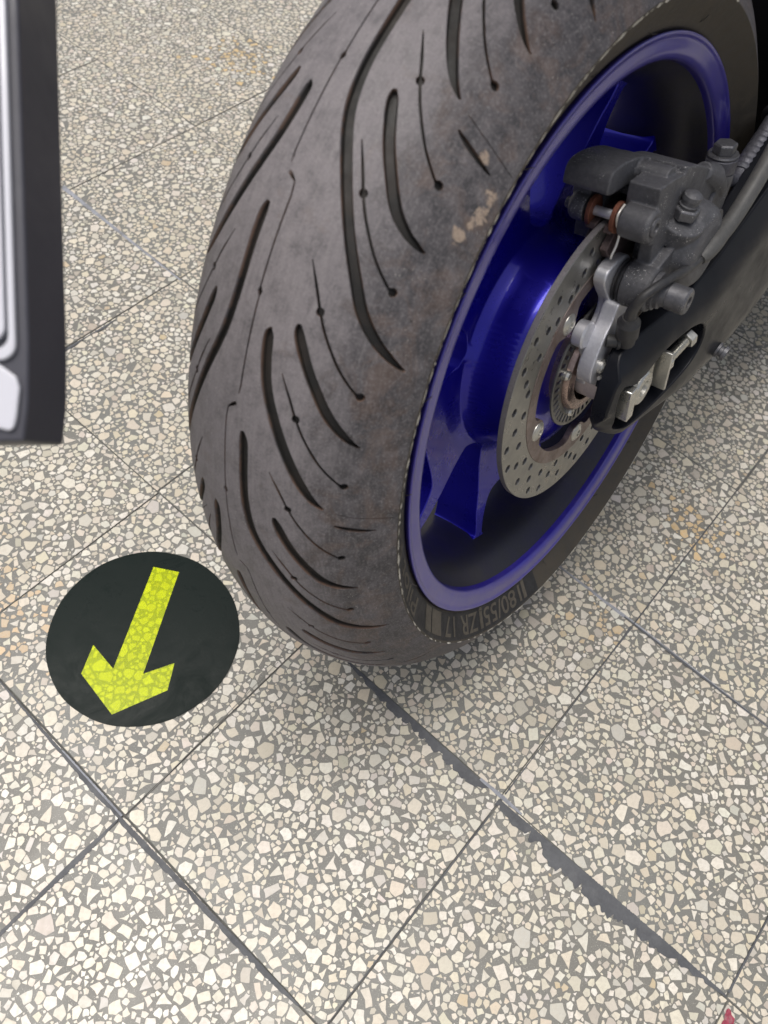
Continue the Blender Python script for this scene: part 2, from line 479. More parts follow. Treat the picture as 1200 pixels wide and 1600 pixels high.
def build_floor():
    fl = make('floor', [(-60, -60, .0108), (60, -60, .0108), (60, 60, .0108), (-60, 60, .0108)], [(0, 1, 2, 3)], M['bed'])
    tag(fl, kind='structure')
    gap = .0009
    T = TILE - gap
    allchips = []
    tiles = {}; reuse = []
    SEEN = np.array([(-7.6, 1.4), (-2.6, 8.6), (2.6, .2), (-.7, -3.4)])
    for j in range(-4, 9):
        for i in range(-9, 4):
            near = (-7 <= i <= 2 and -3 <= j <= 7)
            if not near: continue
            wx, wy = fw(i + .5, j + .5)
            dx = rng.uniform(-.0006, .0006); dy = rng.uniform(-.0004, .0004)
            rot = rng.normal(0, .0012)
            if j < 0: dx += .0025          # the courses are laid slightly out of line
            if j < -1: dx += -.002
            h = T / 2
            P = []; e = .0008
            for (a, z) in ((h, -.011), (h, -e), (h - e, 0.0)):
                P += [(-a, -a, z), (a, -a, z), (a, a, z), (-a, a, z)]
            F = [(8, 9, 10, 11)]
            for l in (0, 4):
                for q in range(4): F.append((l + q, l + (q + 1) % 4, l + 4 + (q + 1) % 4, l + 4 + q))
            o = make('tile', P, F, M['matrix'], fl, smooth=False)
            o.location = (wx + ce * dx - se * dy, wy + se * dx + ce * dy, .012 + rng.uniform(-.0002, .0002))
            o.rotation_euler = (rng.normal(0, .0006), rng.normal(0, .0006), TANG + rot)
            tiles[(i, j)] = o
            vis = near
            if not vis: continue
            if not inside(np.array([[i + .5, j + .5]]), SEEN)[0]: reuse.append((i, j)); continue
            dens = rng.uniform(1.05, 1.3)
            big = []
            V = []; F = []; C_ = []
            ct, st = math.cos(TANG + rot), math.sin(TANG + rot)
            for pg in chips_for_tile(T, dens):
                pg = pg - T / 2
                ar = abs(area2(pg))
                if ar < 1.1e-6: continue
                c = pg.mean(0); w = np.array([wx + ct * c[0] - st * c[1], wy + st * c[0] + ct * c[1]])
                tn = tone()
                for sp, rad, cc in STAINS:
                    q = math.exp(-((w - sp) ** 2).sum() / rad ** 2)
                    if rng.random() < q * .6: tn = np.array(cc) * rng.uniform(.85, 1.15)
                if area2(pg) < 0: pg = pg[::-1]
                dd = np.array([w[0], w[1], 0]) - campos
                dist = np.linalg.norm(dd)
                allchips.append((ar * abs(dd[2]) / dist / dist ** 2, (i, j), pg, tn, w))
    # which chips lie inside the picture
    mw = cam.matrix_basis.inverted()
    f = 1225.98
    cand = []
    for rec in allchips:
        q = mw @ Vector((rec[4][0], rec[4][1], 0))
        px, py = 600 + f * q.x / -q.z, 800 - f * q.y / -q.z
        ok = 12 < px < 1188 and 12 < py < 1588 and not (290 < px < 1010 and py < 900) and not (700 < px and py < 640) \
            and math.hypot(rec[4][0] + .15, rec[4][1] + .335) > .1
        cand.append((rec[0] if ok else 0))
    order = np.argsort(-np.array(cand))[:300]
    single = set(int(q) for q in order)
    groups = {}
    for n_, rec in enumerate(allchips):
        groups.setdefault(rec[1], ([], []))[0 if n_ in single else 1].append(rec)
    H = .0003
    for key, (sing, rest) in groups.items():
        o = tiles[key]
        V = []; F = []; C_ = []
        for rec in rest:
            n = len(V); V += [(a, b, H) for a, b in rec[2]]; F.append(tuple(range(n, n + len(rec[2])))); C_.append(rec[3])
        me = bpy.data.meshes.new('stone_chips'); me.from_pydata(V, [], F)
        at = me.attributes.new('tone', 'FLOAT_COLOR', 'FACE')
        at.data.foreach_set('color', np.concatenate([np.array(C_), np.ones((len(C_), 1))], 1).ravel())
        me.materials.append(M['chip'])
        s_ = link(bpy.data.objects.new('stone_chips', me), o); s_['kind'] = 'stuff'
        for rec in sing:
            pg = rec[2]; c = pg.mean(0); k = len(pg)
            V = [(a, b, H) for a, b in pg - c] + [(a * 1.01, b * 1.01, -.0012) for a, b in pg - c]
            F = [tuple(range(k))] + [(q, q + k, (q + 1) % k + k, (q + 1) % k) for q in range(k)]
            me = bpy.data.meshes.new('stone_chip'); me.from_pydata(V, [], F)
            at = me.attributes.new('tone', 'FLOAT_COLOR', 'FACE')
            at.data.foreach_set('color', np.tile(np.append(rec[3], 1.0), len(F)))
            me.materials.append(M['chip'])
            s_ = link(bpy.data.objects.new('stone_chip', me), o); s_.location = (c[0], c[1], 0)
    meshes = [o.children[0].data for o in tiles.values() if o.children]
    for n_, key in enumerate(reuse):
        s_ = link(bpy.data.objects.new('stone_chips', meshes[(n_ * 7) % len(meshes)]), tiles[key]); s_['kind'] = 'stuff'; s_.rotation_euler.z = R(90 * (n_ % 4))
    # the rest of the paved ground, out of the picture, as one sheet level with the tiles
    ring = [(-7, -3), (3, -3), (3, 8), (-7, 8)]
    inn = [fw(*q) for q in ring]; out = [(-50, -50), (50, -50), (50, 50), (-50, 50)]
    V = [(x, y, .0119) for x, y in inn] + [(x, y, .0119) for x, y in out]
    F = [(q, 4 + q, 4 + (q + 1) % 4, (q + 1) % 4) for q in range(4)]
    make('paving_beyond', V, F, M['far'], fl, smooth=False, flip=False)
    # fillers in the wide joints: start, end in tile coordinates, (t, width up, width down) in mm, ragged amount
    def strip(i0, j0, i1, j1, prof, rag, m, z=.0008, step=.0011):
        a = np.array(fw(i0, j0)); b = np.array(fw(i1, j1)); L = np.linalg.norm(b - a); t = (b - a) / L; nn = np.array([-t[1], t[0]])
        n = max(4, int(L / step)); ts = np.linspace(0, 1, n + 1)
        up = np.interp(ts, [q[0] for q in prof], [q[1] for q in prof]) * .001
        dn = np.interp(ts, [q[0] for q in prof], [q[2] for q in prof]) * .001
        def nz(w):
            k_ = max(2, int(L / w)); return np.interp(ts * k_, np.arange(k_ + 1), rng.random(k_ + 1))
        g_ = .42 * nz(.018) + .33 * nz(.006) + .25 * nz(.0025)
        bite = np.clip((nz(.0045) - .62) * 2.4, 0, 1)
        dn = np.maximum(dn * (1 - rag * (.75 * g_ + .55 * bite)), .0002)
        up = np.maximum(up * (1 - rag * .5 * rng.random(n + 1)), .0002)
        zz = .012 + z
        V = [(*(a + t * L * u + nn * p_), zz) for u, p_ in zip(ts, up)] + [(*(a + t * L * u - nn * p_), zz) for u, p_ in zip(ts, dn)]
        F = [(k, k + n + 1, k + n + 2, k + 1) for k in range(n)]
        make('joint_filler', V, F, m, fl, smooth=False)
    D, Lg = M['mortar_dark'], M['mortar_light']
    strip(-.84, 0, -.055, -.006, [(0, .6, .6), (.15, 1, 5), (.35, 1, 12), (.6, 1.2, 14), (.85, 1.5, 14), (.97, 1, 10), (1, .5, 3)], .8, D)
    strip(.0, -.012, 1.0, .006, [(0, 1, 9), (.10, 1, 17), (.4, 2, 23), (.6, 2, 20), (.8, 2, 13), (1, .6, 1.5)], .8, D)
    strip(-.10, .0, .10, .003, [(0, 1.5, 1.5), (.5, 3, 2), (1, 1.5, 1)], .4, Lg, .0012)
    strip(-1.0, -1.016, -.1, -1.0, [(0, 1.6, 3.5), (.3, 1.6, 5.6), (.6, 1.2, 4.6), (.8, 1.2, 6), (1, .8, 2)], .7, D)
    strip(-1.75, -1.005, -1.0, -1.016, [(0, .8, .8), (.5, 1.2, 3), (.8, 1.2, 4.5), (1, 1.6, 2)], .7, D)
    strip(-1.35, -1.008, -1.0, -1.010, [(0, 1.4, .2), (1, 2, .4)], .6, Lg, .0011)
    strip(-1.0, -1.02, -1.0, -1.7, [(0, .6, 1.2), (.25, 4.5, 3), (.45, 3, 2.5), (1, 1.4, 1.2)], .7, D)
    strip(-.45, 1.003, .72, .995, [(0, 1.2, 1.4), (.4, 3.0, 2.5), (.7, 2.5, 2.5), (1, 1, 1)], .5, Lg)
    strip(-.05, 1.0, .7, .997, [(0, .6, 2.2), (.5, .6, 3.4), (1, .3, 1)], .6, D, .0012)
    strip(-4.05, 1.008, -2.98, .99, [(0, 4.5, 4.5), (.3, 3.5, 3.5), (.6, 2, 3), (1, 1.4, 1.4)], .5, Lg)
    strip(-2.99, .2, -2.985, .55, [(0, 2.5, 3.5), (.25, .8, 4), (.5, .4, 1), (.8, .4, 4.5), (1, .4, .4)], .6, D)
    strip(-1.01, -.2, -.99, -.9, [(0, .3, .4), (.4, .5, .4), (1, .4, .4)], .6, M['matrix'])
    strip(.01, .02, .0, .98, [(0, 1.4, .4), (.3, .4, .5), (.6, .9, .6), (.8, .3, .9), (1, 2, 2)], .7, D)
    strip(.006, -.97, .01, -.08, [(0, .4, .4), (.3, .9, .5), (.55, .3, .9), (1, .6, 1.4)], .7, D)
    strip(1.0, .02, 1.0, .4, [(0, 1.6, 1.2), (1, .5, .6)], .7, D)
    strip(.0, 1.0, .0, 2.0, [(0, .6, .7), (.5, 1.0, .8), (1, .4, .5)], .7, D)
    # red paint left in the corner by the joint
    a = np.array(fw(1.035, -.055)); th = np.linspace(0, 2 * np.pi, 26)[:-1]; rr = .0048 * (1 + .35 * np.sin(th * 3 + 1) + .2 * rng.random(25))
    V = [(a[0] + r_ * np.cos(t) * .8, a[1] + r_ * np.sin(t) * 1.5, .0131) for r_, t in zip(rr, th)]
    o = make('paint_spot', V, [tuple(range(25))], M['red'], fl, smooth=False); o['label'] = 'dried red paint spot by the tile corner'
    fl.location = (0, 0, 0)
    return fl

def far_mat():
    m = mat('terrazzo_far', (.3, .27, .23), .5); t = NT(m)
    v = t.voro(110, out='Color'); e = t.voro(110, feature='DISTANCE_TO_EDGE'); s_ = t.n('ShaderNodeSeparateColor'); t.l(v, s_.inputs[0])
    c = t.mix(t.rng(e, .06, .12, 0, 1), (.15, .145, .12), t.mix(s_.outputs[0], (.45, .40, .32), (.62, .57, .48)))
    t.l(c, t.b.inputs['Base Color']); M['far'] = m
far_mat()
floor = build_floor()
floor.location.z = -.012     # tile tops at z = 0

# ------------------------------------------------------------------ floor sticker
def build_sticker():
    cx, cy, rad = -.1499, -.335, .0977
    root = empty('floor_sticker', (cx, cy, 0))
    tag(root, 'round black floor sticker with a yellow green arrow, stuck on the terrazzo beside the tyre', 'floor sticker')
    arrow = [(-.0525, .0593), (-.0275, .0735), (.0317, -.0295), (.0465, -.0009), (.0628, -.0253), (.0409, -.0775), (-.014, -.07), (-.0293, -.0422), (.0053, -.0457)]
    a = np.array(arrow); tail = (a[0] + a[1]) / 2; tip = a[5]
    n = 120; rr = [rad * (1 + .004 * math.sin(3 * t) + .002 * math.sin(11 * t + 1)) for t in np.linspace(0, 2 * np.pi, n + 1)[:-1]]
    circ = [(r_ * math.cos(t), r_ * math.sin(t)) for r_, t in zip(rr, np.linspace(0, 2 * np.pi, n + 1)[:-1])]
    m = mat('black_green_film', (.0028, .008, .0062), .30, 0, .12); t = NT(m)
    n1 = t.noise(22, 7, .7, dist=1.5); n2 = t.noise(90, 5, .7); sc = t.noise(700, 3, .6)
    c = t.mix(t.rng(n1, .5, .8, 0, .5), (.0015, .0070, .0055), (.009, .014, .012))
    c = t.mix(t.rng(t.voro(160), .03, .05, .5, 0), c, (.05, .055, .05))
    t.l(c, t.b.inputs['Base Color']); t.l(t.rng(n1, .35, .7, .22, .5), t.b.inputs['Roughness'])
    t.l(t.bump(n2, .10, .0006), t.b.inputs['Normal'])
    V, F = extrude_poly(circ, .0004, .00075, [arrow])
    make('black_film', [(v[1], v[2], v[0]) for v in V], F, m, root, smooth=False)
    y = bpy.data.materials.new('yellow_film'); y.use_nodes = True; nt = y.node_tree
    for q in list(nt.nodes): nt.nodes.remove(q)
    out = nt.nodes.new('ShaderNodeOutputMaterial'); tr = nt.nodes.new('ShaderNodeBsdfTransparent'); tr.inputs[0].default_value = (.93, .99, .006, 1)
    gl = nt.nodes.new('ShaderNodeBsdfPrincipled'); gl.inputs['Base Color'].default_value = (.72, .88, .002, 1); gl.inputs['Roughness'].default_value = .25
    mx = nt.nodes.new('ShaderNodeMixShader'); mx.inputs[0].default_value = .34
    nt.links.new(tr.outputs[0], mx.inputs[1]); nt.links.new(gl.outputs[0], mx.inputs[2]); nt.links.new(mx.outputs[0], out.inputs[0])
    make('yellow_arrow', [(p[0], p[1], .0006) for p in arrow], [tuple(range(len(arrow)))], y, root, smooth=False, flip=area2(arrow) < 0)
build_sticker()

# ------------------------------------------------------------------ motorcycle
LEAN = 0.2264876
bike = empty('motorcycle', (0, 0, .30740), (0, -LEAN, 0))
tag(bike, 'rear end of a leaning motorcycle with worn wide tyre, blue wheel and black swingarm', 'motorcycle')

PROF = np.array([(0.0, 0.3151), (0.02883, 0.31065), (0.05286, 0.29928), (0.07208, 0.28048), (0.08361, 0.26168), (0.0864, 0.2562)])
full = np.concatenate([PROF[::-1] * [-1, 1], PROF[1:]])
PD = catmull(full, 14)
PS = np.concatenate([[0], np.cumsum(np.hypot(*np.diff(PD, axis=0).T))]); PS -= PS[-1] / 2
SMAX = PS[-1]
RU = .31
def tread_point(th, s_, depth):
    x = np.interp(s_, PS, PD[:, 0]); r_ = np.interp(s_, PS, PD[:, 1])
    x2 = np.interp(s_ + .0005, PS, PD[:, 0]); r2 = np.interp(s_ + .0005, PS, PD[:, 1])
    x1 = np.interp(s_ - .0005, PS, PD[:, 0]); r1 = np.interp(s_ - .0005, PS, PD[:, 1])
    tx, tr = x2 - x1, r2 - r1; L = np.hypot(tx, tr) + 1e-12
    nx, nr = -tr / L, tx / L
    sg = np.where(nr * 1 + 0 < 0, -1, 1)
    x = x - nx * sg * depth * 1.0; r_ = r_ - nr * sg * depth
    return x, r_, th
CEN = .003
# one repeat (45 deg) of the tread: centrelines as (theta deg, sigma mm, width mm); sigma from the pattern's centre
GROOVES = {
 'long': [(157.45, 7.9, 1.4), (158.6, 9.6, 5.4), (160.5, 10.3, 5.9), (163.0, 10.6, 5.7), (166.0, 11.2, 5.7), (169.2, 13.6, 6.0), (171.6, 17.6, 6.0), (174.6, 25.2, 5.9), (178.3, 35.2, 5.6), (181, 42.8, 5.6),
          (184.2, 52.5, 6.0), (186.9, 60.8, 6.2), (189.2, 72, 5.6), (190.8, 84, 4.0), (191.9, 95.5, .5)],
 'wide': [(146.1, 16.2, 1.2), (147.0, 15.9, 5.6), (149.5, 17.6, 6.2), (152.2, 21.2, 6.1), (155.7, 29.3, 6.2), (159.2, 38.7, 6.2), (162.1, 47.8, 5.8), (164.0, 55.4, 4.0), (165.15, 63.0, .5)],
 'mid': [(144.6, 31.0, .9), (145.9, 32.8, 5.4), (148.7, 41.0, 5.6), (150.6, 47.6, 5.6), (153.1, 56.8, 5.6), (154.9, 66.0, 4.7), (155.9, 73.0, 3.0), (156.5, 79.4, .4)],
 'low': [(166.9, 31.0, .9), (168.3, 33.1, 5.5), (171.4, 40.4, 5.9), (174.1, 48.7, 6.0), (176.7, 58, 6.0), (178.2, 67.2, 4.9), (178.9, 75, 3.4), (179.3, 82, .4)],
 'seam': [(165.3, 64.5, .5), (166.2, 80, .55), (166.9, 96, .55), (167.5, 111, .5)],
 'short': [(167.2, 66.8, .5), (167.7, 72.5, 2.6), (168.2, 80, 3.2), (168.6, 88, 2.4), (168.9, 96.5, .4)],
}
SIPE = [(0.0, 28, 1.0), (2.5, 35.4, 1.5), (4.3, 40.2, 1.5), (6.4, 46.6, 1.5), (9.2, 57.4, 1.5), (11.2, 68.2, 1.5), (11.6, 72.2, 1.5)]
SIPE0 = 138.8
def tyre():
    pts = []; edges = []; depth = []; polys = []
    def add_loop(P, d):
        n = len(pts)
        for q in P: pts.append((q[0], q[1])); depth.append(d)
        edges.extend((n + i, n + (i + 1) % len(P)) for i in range(len(P)))
    seam = R(-62)
    def wrap(u): return u
    def outline(C_, W):
        C_ = np.array(C_); t = np.gradient(C_, axis=0); t /= np.hypot(*t.T)[:, None]; n = np.stack([-t[:, 1], t[:, 0]], 1)
        A = C_ + n * W[:, None] / 2; B = C_ - n * W[:, None] / 2
        return A, B
    def groove(cl, side, th0, d, inner=.62, dense=5):
        P = catmull([(RU * R(a + th0), b * .001 * 1.0, w * .00114) for a, b, w in cl], dense)
        C_ = P[:, :2]; W = np.maximum(P[:, 2], .0004)
        A, B = outline(C_, W)
        o = np.concatenate([A, B[::-1]]); k = max(1, dense // 2)
        Ci, Wi = C_[k:-k], W[k:-k] * inner
        a2, b2 = outline(Ci, np.maximum(Wi, .0002)); i_ = np.concatenate([a2, b2[::-1]])
        return o, i_
    def place(o, i_, side, d, hole=None):
        # shift into (seam, seam+2pi)
        f = lambda L: np.stack([L[:, 0], side * L[:, 1] + CEN], 1)
        o = f(o); i_ = f(i_)
        lo, hi = RU * seam, RU * (seam + 2 * math.pi); per = RU * 2 * math.pi
        sh = 0
        while o[:, 0].min() + sh < lo + .004: sh += per
        while o[:, 0].min() + sh > hi: sh -= per
        if o[:, 0].max() + sh > hi - .004 or o[:, 0].min() + sh < lo + .003: return
        if np.abs(o[:, 1]).max() > SMAX - .002: 
            o[:, 1] = np.clip(o[:, 1], -SMAX + .002, SMAX - .002); i_[:, 1] = np.clip(i_[:, 1], -SMAX + .003, SMAX - .003)
        o[:, 0] += sh; i_[:, 0] += sh
        if d > 0: 
            add_loop(o, 0.0); add_loop(i_, d)
        polys.append(o)
    rg = np.random.default_rng(3)
    for rep in range(8):
        for side, off in ((1, 0.0), (-1, -22.3)):
            th0 = rep * 45 + off
            for nm, cl in GROOVES.items():
                d = {'long': .0034, 'wide': .0034, 'mid': .0036, 'low': .0036, 'short': .0022, 'seam': .0006}[nm]
                o, i_ = groove(cl, side, th0, d); place(o, i_, side, d)
            for k in range(4):
                q = [(SIPE0 + a + k * 11.2, b, w) for a, b, w in SIPE]
                # sipe with two round sinks, as one keyhole outline
                P = catmull([(RU * R(a + th0), b * .001) for a, b, w in q], 6)
                n = len(P); W = np.interp(np.arange(n), [0, 5, n - 1], [.0006, .0017, .0015])
                t = np.gradient(P, axis=0); t /= np.hypot(*t.T)[:, None]; nn = np.stack([-t[:, 1], t[:, 0]], 1)
                seg = np.concatenate([[0], np.cumsum(np.hypot(*np.diff(P, axis=0).T))])
                d1 = seg[12]   # first sink at the third control point
                rr = .0024
                ss = np.unique(np.concatenate([seg[(np.abs(seg - d1) > rr * 1.05) & (seg < seg[-1] - rr)], d1 + rr * np.cos(np.linspace(0, np.pi, 7)), [seg[-1] - rr]]))
                cx_ = np.interp(ss, seg, P[:, 0]); cy_ = np.interp(ss, seg, P[:, 1])
                nx_ = np.interp(ss, seg, nn[:, 0]); ny_ = np.interp(ss, seg, nn[:, 1]); ww = np.interp(ss, seg, W) / 2
                blob = np.sqrt(np.maximum(rr ** 2 - (ss - d1) ** 2, 0)); wd = np.maximum(ww, blob)
                A = np.stack([cx_ + nx_ * wd, cy_ + ny_ * wd], 1); B = np.stack([cx_ - nx_ * wd, cy_ - ny_ * wd], 1)
                # end sink: round cap
                ec = P[-1]; et = t[-1]; en = nn[-1]; ph = np.linspace(math.radians(150), math.radians(-150), 11)
                cap = np.array([ec + 1.12 * rr * (math.cos(a) * et + math.sin(a) * en) for a in ph])
                A2, B2 = A[:-1], B[:-1]
                o = np.concatenate([A2, cap, B2[::-1]])
                wd2 = wd * .72; A = np.stack([cx_ + nx_ * wd2, cy_ + ny_ * wd2], 1)[1:-1]; B = np.stack([cx_ - nx_ * wd2, cy_ - ny_ * wd2], 1)[1:-1]
                cap2 = np.array([ec + .85 * rr * (math.cos(a) * et + math.sin(a) * en) for a in ph])
                i_ = np.concatenate([A, cap2, B[::-1]])
                place(o, i_, side, .0032)
    # thin zigzag sipe down the middle
    for rep in range(16):
        b0 = 109.7 + rep * 22.3 * (360 / (16 * 22.5)) * (22.5 / 22.3)
        sg = 4.4 if rep % 2 else -4.2
        b0 = 109.9 + rep * 22.5 - .15 * (rep % 2)
        nodes = [(b0 - .0, -sg * .6), (b0 + .75, sg * .75), (b0 + 2, sg), (b0 + 10.6, sg + rg.normal(0, .25)), (b0 + 11.6, sg), (b0 + 20.4, sg * .95), (b0 + 21.7, sg * .8)]
        P = np.concatenate([np.linspace(nodes[i], nodes[i + 1], max(2, int(abs(nodes[i + 1][0] - nodes[i][0]) * 1.2)), endpoint=False) for i in range(len(nodes) - 1)] + [[nodes[-1]]])
        C_ = np.stack([RU * np.radians(P[:, 0]), P[:, 1] * .001], 1)
        W = np.full(len(C_), .0011); dd = np.abs(P[:, 0] - (b0 + 11.1)); W = np.where(dd < .45, .0036, W)
        W[:2] = .0022
        W[-1] = .0004
        A, B = outline(C_, W); o = np.concatenate([A, B[::-1]])
        k = 1; A, B = outline(C_[k:-k], W[k:-k] * .6); i_ = np.concatenate([A, B[::-1]])
        place(o, i_, 1, .0026)
    # grid points
    nu, ns = 440, 58
    U = np.linspace(RU * seam, RU * (seam + 2 * math.pi), nu + 1); S_ = np.linspace(-SMAX, SMAX, ns + 1)
    gx, gy = np.meshgrid(U, S_, indexing='ij'); g = np.stack([gx.ravel(), gy.ravel()], 1)
    g[:, 0] += np.where((gx.ravel() > U[0]) & (gx.ravel() < U[-1]) & (np.abs(gy.ravel()) < SMAX - 1e-6), rg.uniform(-.0006, .0006, len(g)), 0)
    keep = np.ones(len(g), bool)
    for o in polys:
        m_ = .0013
        bb = (g[:, 0] > o[:, 0].min() - m_) & (g[:, 0] < o[:, 0].max() + m_) & (g[:, 1] > o[:, 1].min() - m_) & (g[:, 1] < o[:, 1].max() + m_) & keep
        idx = np.where(bb)[0]
        if not len(idx): continue
        ins = inside(g[idx], o)
        a, b = o, np.roll(o, -1, 0); d = b - a; L2 = (d ** 2).sum(1) + 1e-15
        w = g[idx][:, None] - a[None]; tt = np.clip((w * d[None]).sum(2) / L2, 0, 1); dist = np.hypot(*(w - tt[..., None] * d[None]).transpose(2, 0, 1)).min(1)
        keep[idx[ins | (dist < m_)]] = False
    g = g[keep]
    n0 = len(pts)
    P2 = [Vector(q) for q in pts] + [Vector(q) for q in g]
    dep = np.array(depth + [0.0] * len(g))
    out = delaunay_2d_cdt(P2, edges, [], 0, 1e-7)
    ov = np.array([tuple(v) for v in out[0]]); of = out[2]; orig = out[3]
    dv = np.array([dep[o_].max() if len(o_) else .0015 for o_ in orig])
    x, r_, th = tread_point(ov[:, 0] / RU, ov[:, 1], dv)
    V = np.stack([x, r_ * np.cos(th), r_ * np.sin(th)], 1)
    uv = np.stack([ov[:, 0] / (2 * math.pi * RU), ov[:, 1] / .24 + .5], 1)
    F = []
    for f in of:
        a, b, c = ov[f[0]], ov[f[1]], ov[f[2]]
        cr = (b[0] - a[0]) * (c[1] - a[1]) - (b[1] - a[1]) * (c[0] - a[0])
        F.append(tuple(f) if cr < 0 else tuple(reversed(f)))
    # sidewalls
    n = 300
    for sd in (1, -1):
        side = [(.0864, .2562), (.0868, .2553), (.0860, .2540), (.0849, .2525), (.0816, .2470), (.0786, .2425), (.0765, .2390), (.0748, .2358), (.0738, .2336), (.0732, .2325), (.0722, .2318), (.0705, .2290), (.066, .2262), (.060, .2250)]
        SV, SF = lathe([(a * sd, b) for a, b in side], n)
        k0 = len(V); V = np.concatenate([V, np.array(SV)])
        uu = np.array([[math.atan2(v[2], v[1]) / (2 * math.pi), (1.02 + .2 * (k % len(side)) / len(side)) if sd > 0 else (-.02 - .2 * (k % len(side)) / len(side))] for k, v in enumerate(SV)])
        uv = np.concatenate([uv, uu])
        F += [tuple(i + k0 for i in (f if sd < 0 else reversed(f))) for f in SF]
    me = bpy.data.meshes.new('tyre'); me.from_pydata(V.tolist(), [], F); me.update()
    finish(me, 30)
    at = me.attributes.new('tread', 'FLOAT_VECTOR', 'POINT')
    dd = np.concatenate([dv, np.zeros(len(V) - len(dv))])
    at.data.foreach_set('vector', np.stack([uv[:, 0] * 2 * math.pi, (uv[:, 1] - .5) * .24, dd * 1000], 1).ravel().astype(np.float32))
    return me

def rubber():
    m = mat('worn_dusty_rubber', (.06, .055, .055), .62, 0, .45); t = NT(m)
    a = t.attr('tread', 'Vector'); s_ = t.n('ShaderNodeSeparateXYZ'); t.l(a, s_.inputs[0])
    th, sg, dp = s_.outputs[0], s_.outputs[1], s_.outputs[2]
    asg = t.math('ABSOLUTE', t.math('SUBTRACT', sg, .003))
    n1 = t.noise(16, 6, .62); n2 = t.noise(90, 7, .68); n3 = t.noise(700, 5, .7); n4 = t.noise(38, 7, .7, dist=.8)
    # worn centre: pale dusty grey; shoulders darker, brown dust patches
    cen = (.190, .173, .180); sh = (.032, .031, .034); brown = (.084, .056, .043)
    e = t.math('ADD', asg, t.math('MULTIPLY', t.math('SUBTRACT', n4, .5), .05))
    c = t.mix(t.rng(e, .038, .070, 0, 1), cen, sh)
    c = t.mix(t.math('MULTIPLY', t.rng(e, .05, .075, 0, 1), t.rng(n4, .48, .58, 0, .9)), c, brown)
    c = t.mix(t.rng(n1, .45, .7, 0, .25), c, (.080, .076, .082))
    c = t.mix(t.rng(n2, .38, .72, .0, .45), c, tuple(q * 1.35 for q in cen))
    c = t.mix(t.rng(n2, .52, .34, 0, .45), c, (.055, .051, .055))
    c = t.mix(t.rng(n3, .50, .70, 0, .6), c, (.27, .25, .255))
    c = t.mix(t.rng(t.noise(1500, 3, .7), .54, .40, 0, .35), c, (.045, .042, .044))
    c = t.mix(t.math('MULTIPLY', t.rng(t.voro(330), .07, .10, 1, 0), t.rng(t.noise(30, 4, .6), .5, .62, 0, 1)), c, (.5, .46, .42))
    cv = t.n('ShaderNodeCombineXYZ'); t.l(t.math('MULTIPLY', th, .035), cv.inputs[0]); t.l(sg, cv.inputs[1])
    sc = t.noise(420, 5, .65, vec=cv.outputs[0])
    c = t.mix(t.math('MULTIPLY', t.rng(sc, .52, .70, 0, .5), t.rng(e, .02, .09, 1, .4)), c, (.24, .22, .22))
    c = t.mix(t.rng(sc, .44, .30, 0, .35), c, (.04, .037, .04))
    # dried pale mud splash high on the right shoulder
    g = None
    for a_, b_, ra, rb in MUDS:
        d1 = t.math('POWER', t.math('DIVIDE', t.math('SUBTRACT', th, R(a_)), R(ra)), 2.0)
        d2 = t.math('POWER', t.math('DIVIDE', t.math('SUBTRACT', sg, b_), rb), 2.0)
        q = t.math('SUBTRACT', 1.0, t.math('ADD', d1, d2), clamp=True)
        g = q if g is None else t.math('MAXIMUM', g, q)
    mn = t.noise(120, 9, .74, dist=.5)
    mud = t.math('MULTIPLY', t.rng(t.math('ADD', t.math('MULTIPLY', g, .22), mn), .64, .69, 0, .9), t.rng(g, .05, .3, 0, 1))
    c = t.mix(t.rng(t.math('ADD', t.math('MULTIPLY', g, .22), n4), .58, .80, 0, .6), c, (.12, .085, .066))
    c = t.mix(mud, c, t.mix(t.rng(n3, .35, .7, 0, 1), (.40, .32, .25), (.24, .175, .13)))
    # shade painted into the grooves by depth, rusty dust on the walls
    c = t.mix(t.rng(dp, .05, 1.5, 0, 1), c, t.mix(t.rng(n4, .45, .6, 0, .6), (.010, .009, .008), (.026, .019, .015)))
    c = t.mix(t.math('MULTIPLY', t.math('MULTIPLY', t.rng(dp, .05, .6, 0, 1), t.rng(dp, .8, 2.2, 1, 0)), t.rng(n4, .42, .55, 0, .8)), c, (.15, .085, .055))
    # sidewall: brownish black
    sw = t.rng(asg, .1163, .1168, 0, 1)
    swc = t.mix(t.rng(n2, .35, .7, 0, 1), (.052, .045, .035), (.075, .062, .046))
    swc = t.mix(t.rng(n4, .5, .72, 0, .4), swc, (.03, .028, .026))
    c = t.mix(sw, c, swc)
    t.l(c, t.b.inputs['Base Color'])
    t.l(t.rng(n2, .3, .7, .5, .78), t.b.inputs['Roughness'])
    b1 = t.bump(n3, .35, .0003); b2 = t.bump(n2, .22, .0008, b1)
    t.l(b2, t.b.inputs['Normal'])
    return m
MUDS = [(122.8, .089, 1.1, .0055), (125.6, .104, 1.3, .006), (127.9, .104, 1.5, .006), (131.0, .096, 1.4, .0065), (129.3, .099, 1.3, .004)]
M['rubber'] = rubber()
tm = tyre()
tm.materials.append(M['rubber'])
ty = link(bpy.data.objects.new('tyre', tm), bike)

def sw_point(th, r_, lift=0.0):
    """point on the right sidewall at radius r_"""
    x = np.interp(r_, [.2325, .2336, .2358, .2390, .2425, .2470, .2525, .2540], [.0732, .0738, .0748, .0765, .0786, .0816, .0849, .0860])
    return (x + lift, r_ * math.cos(th), r_ * math.sin(th))

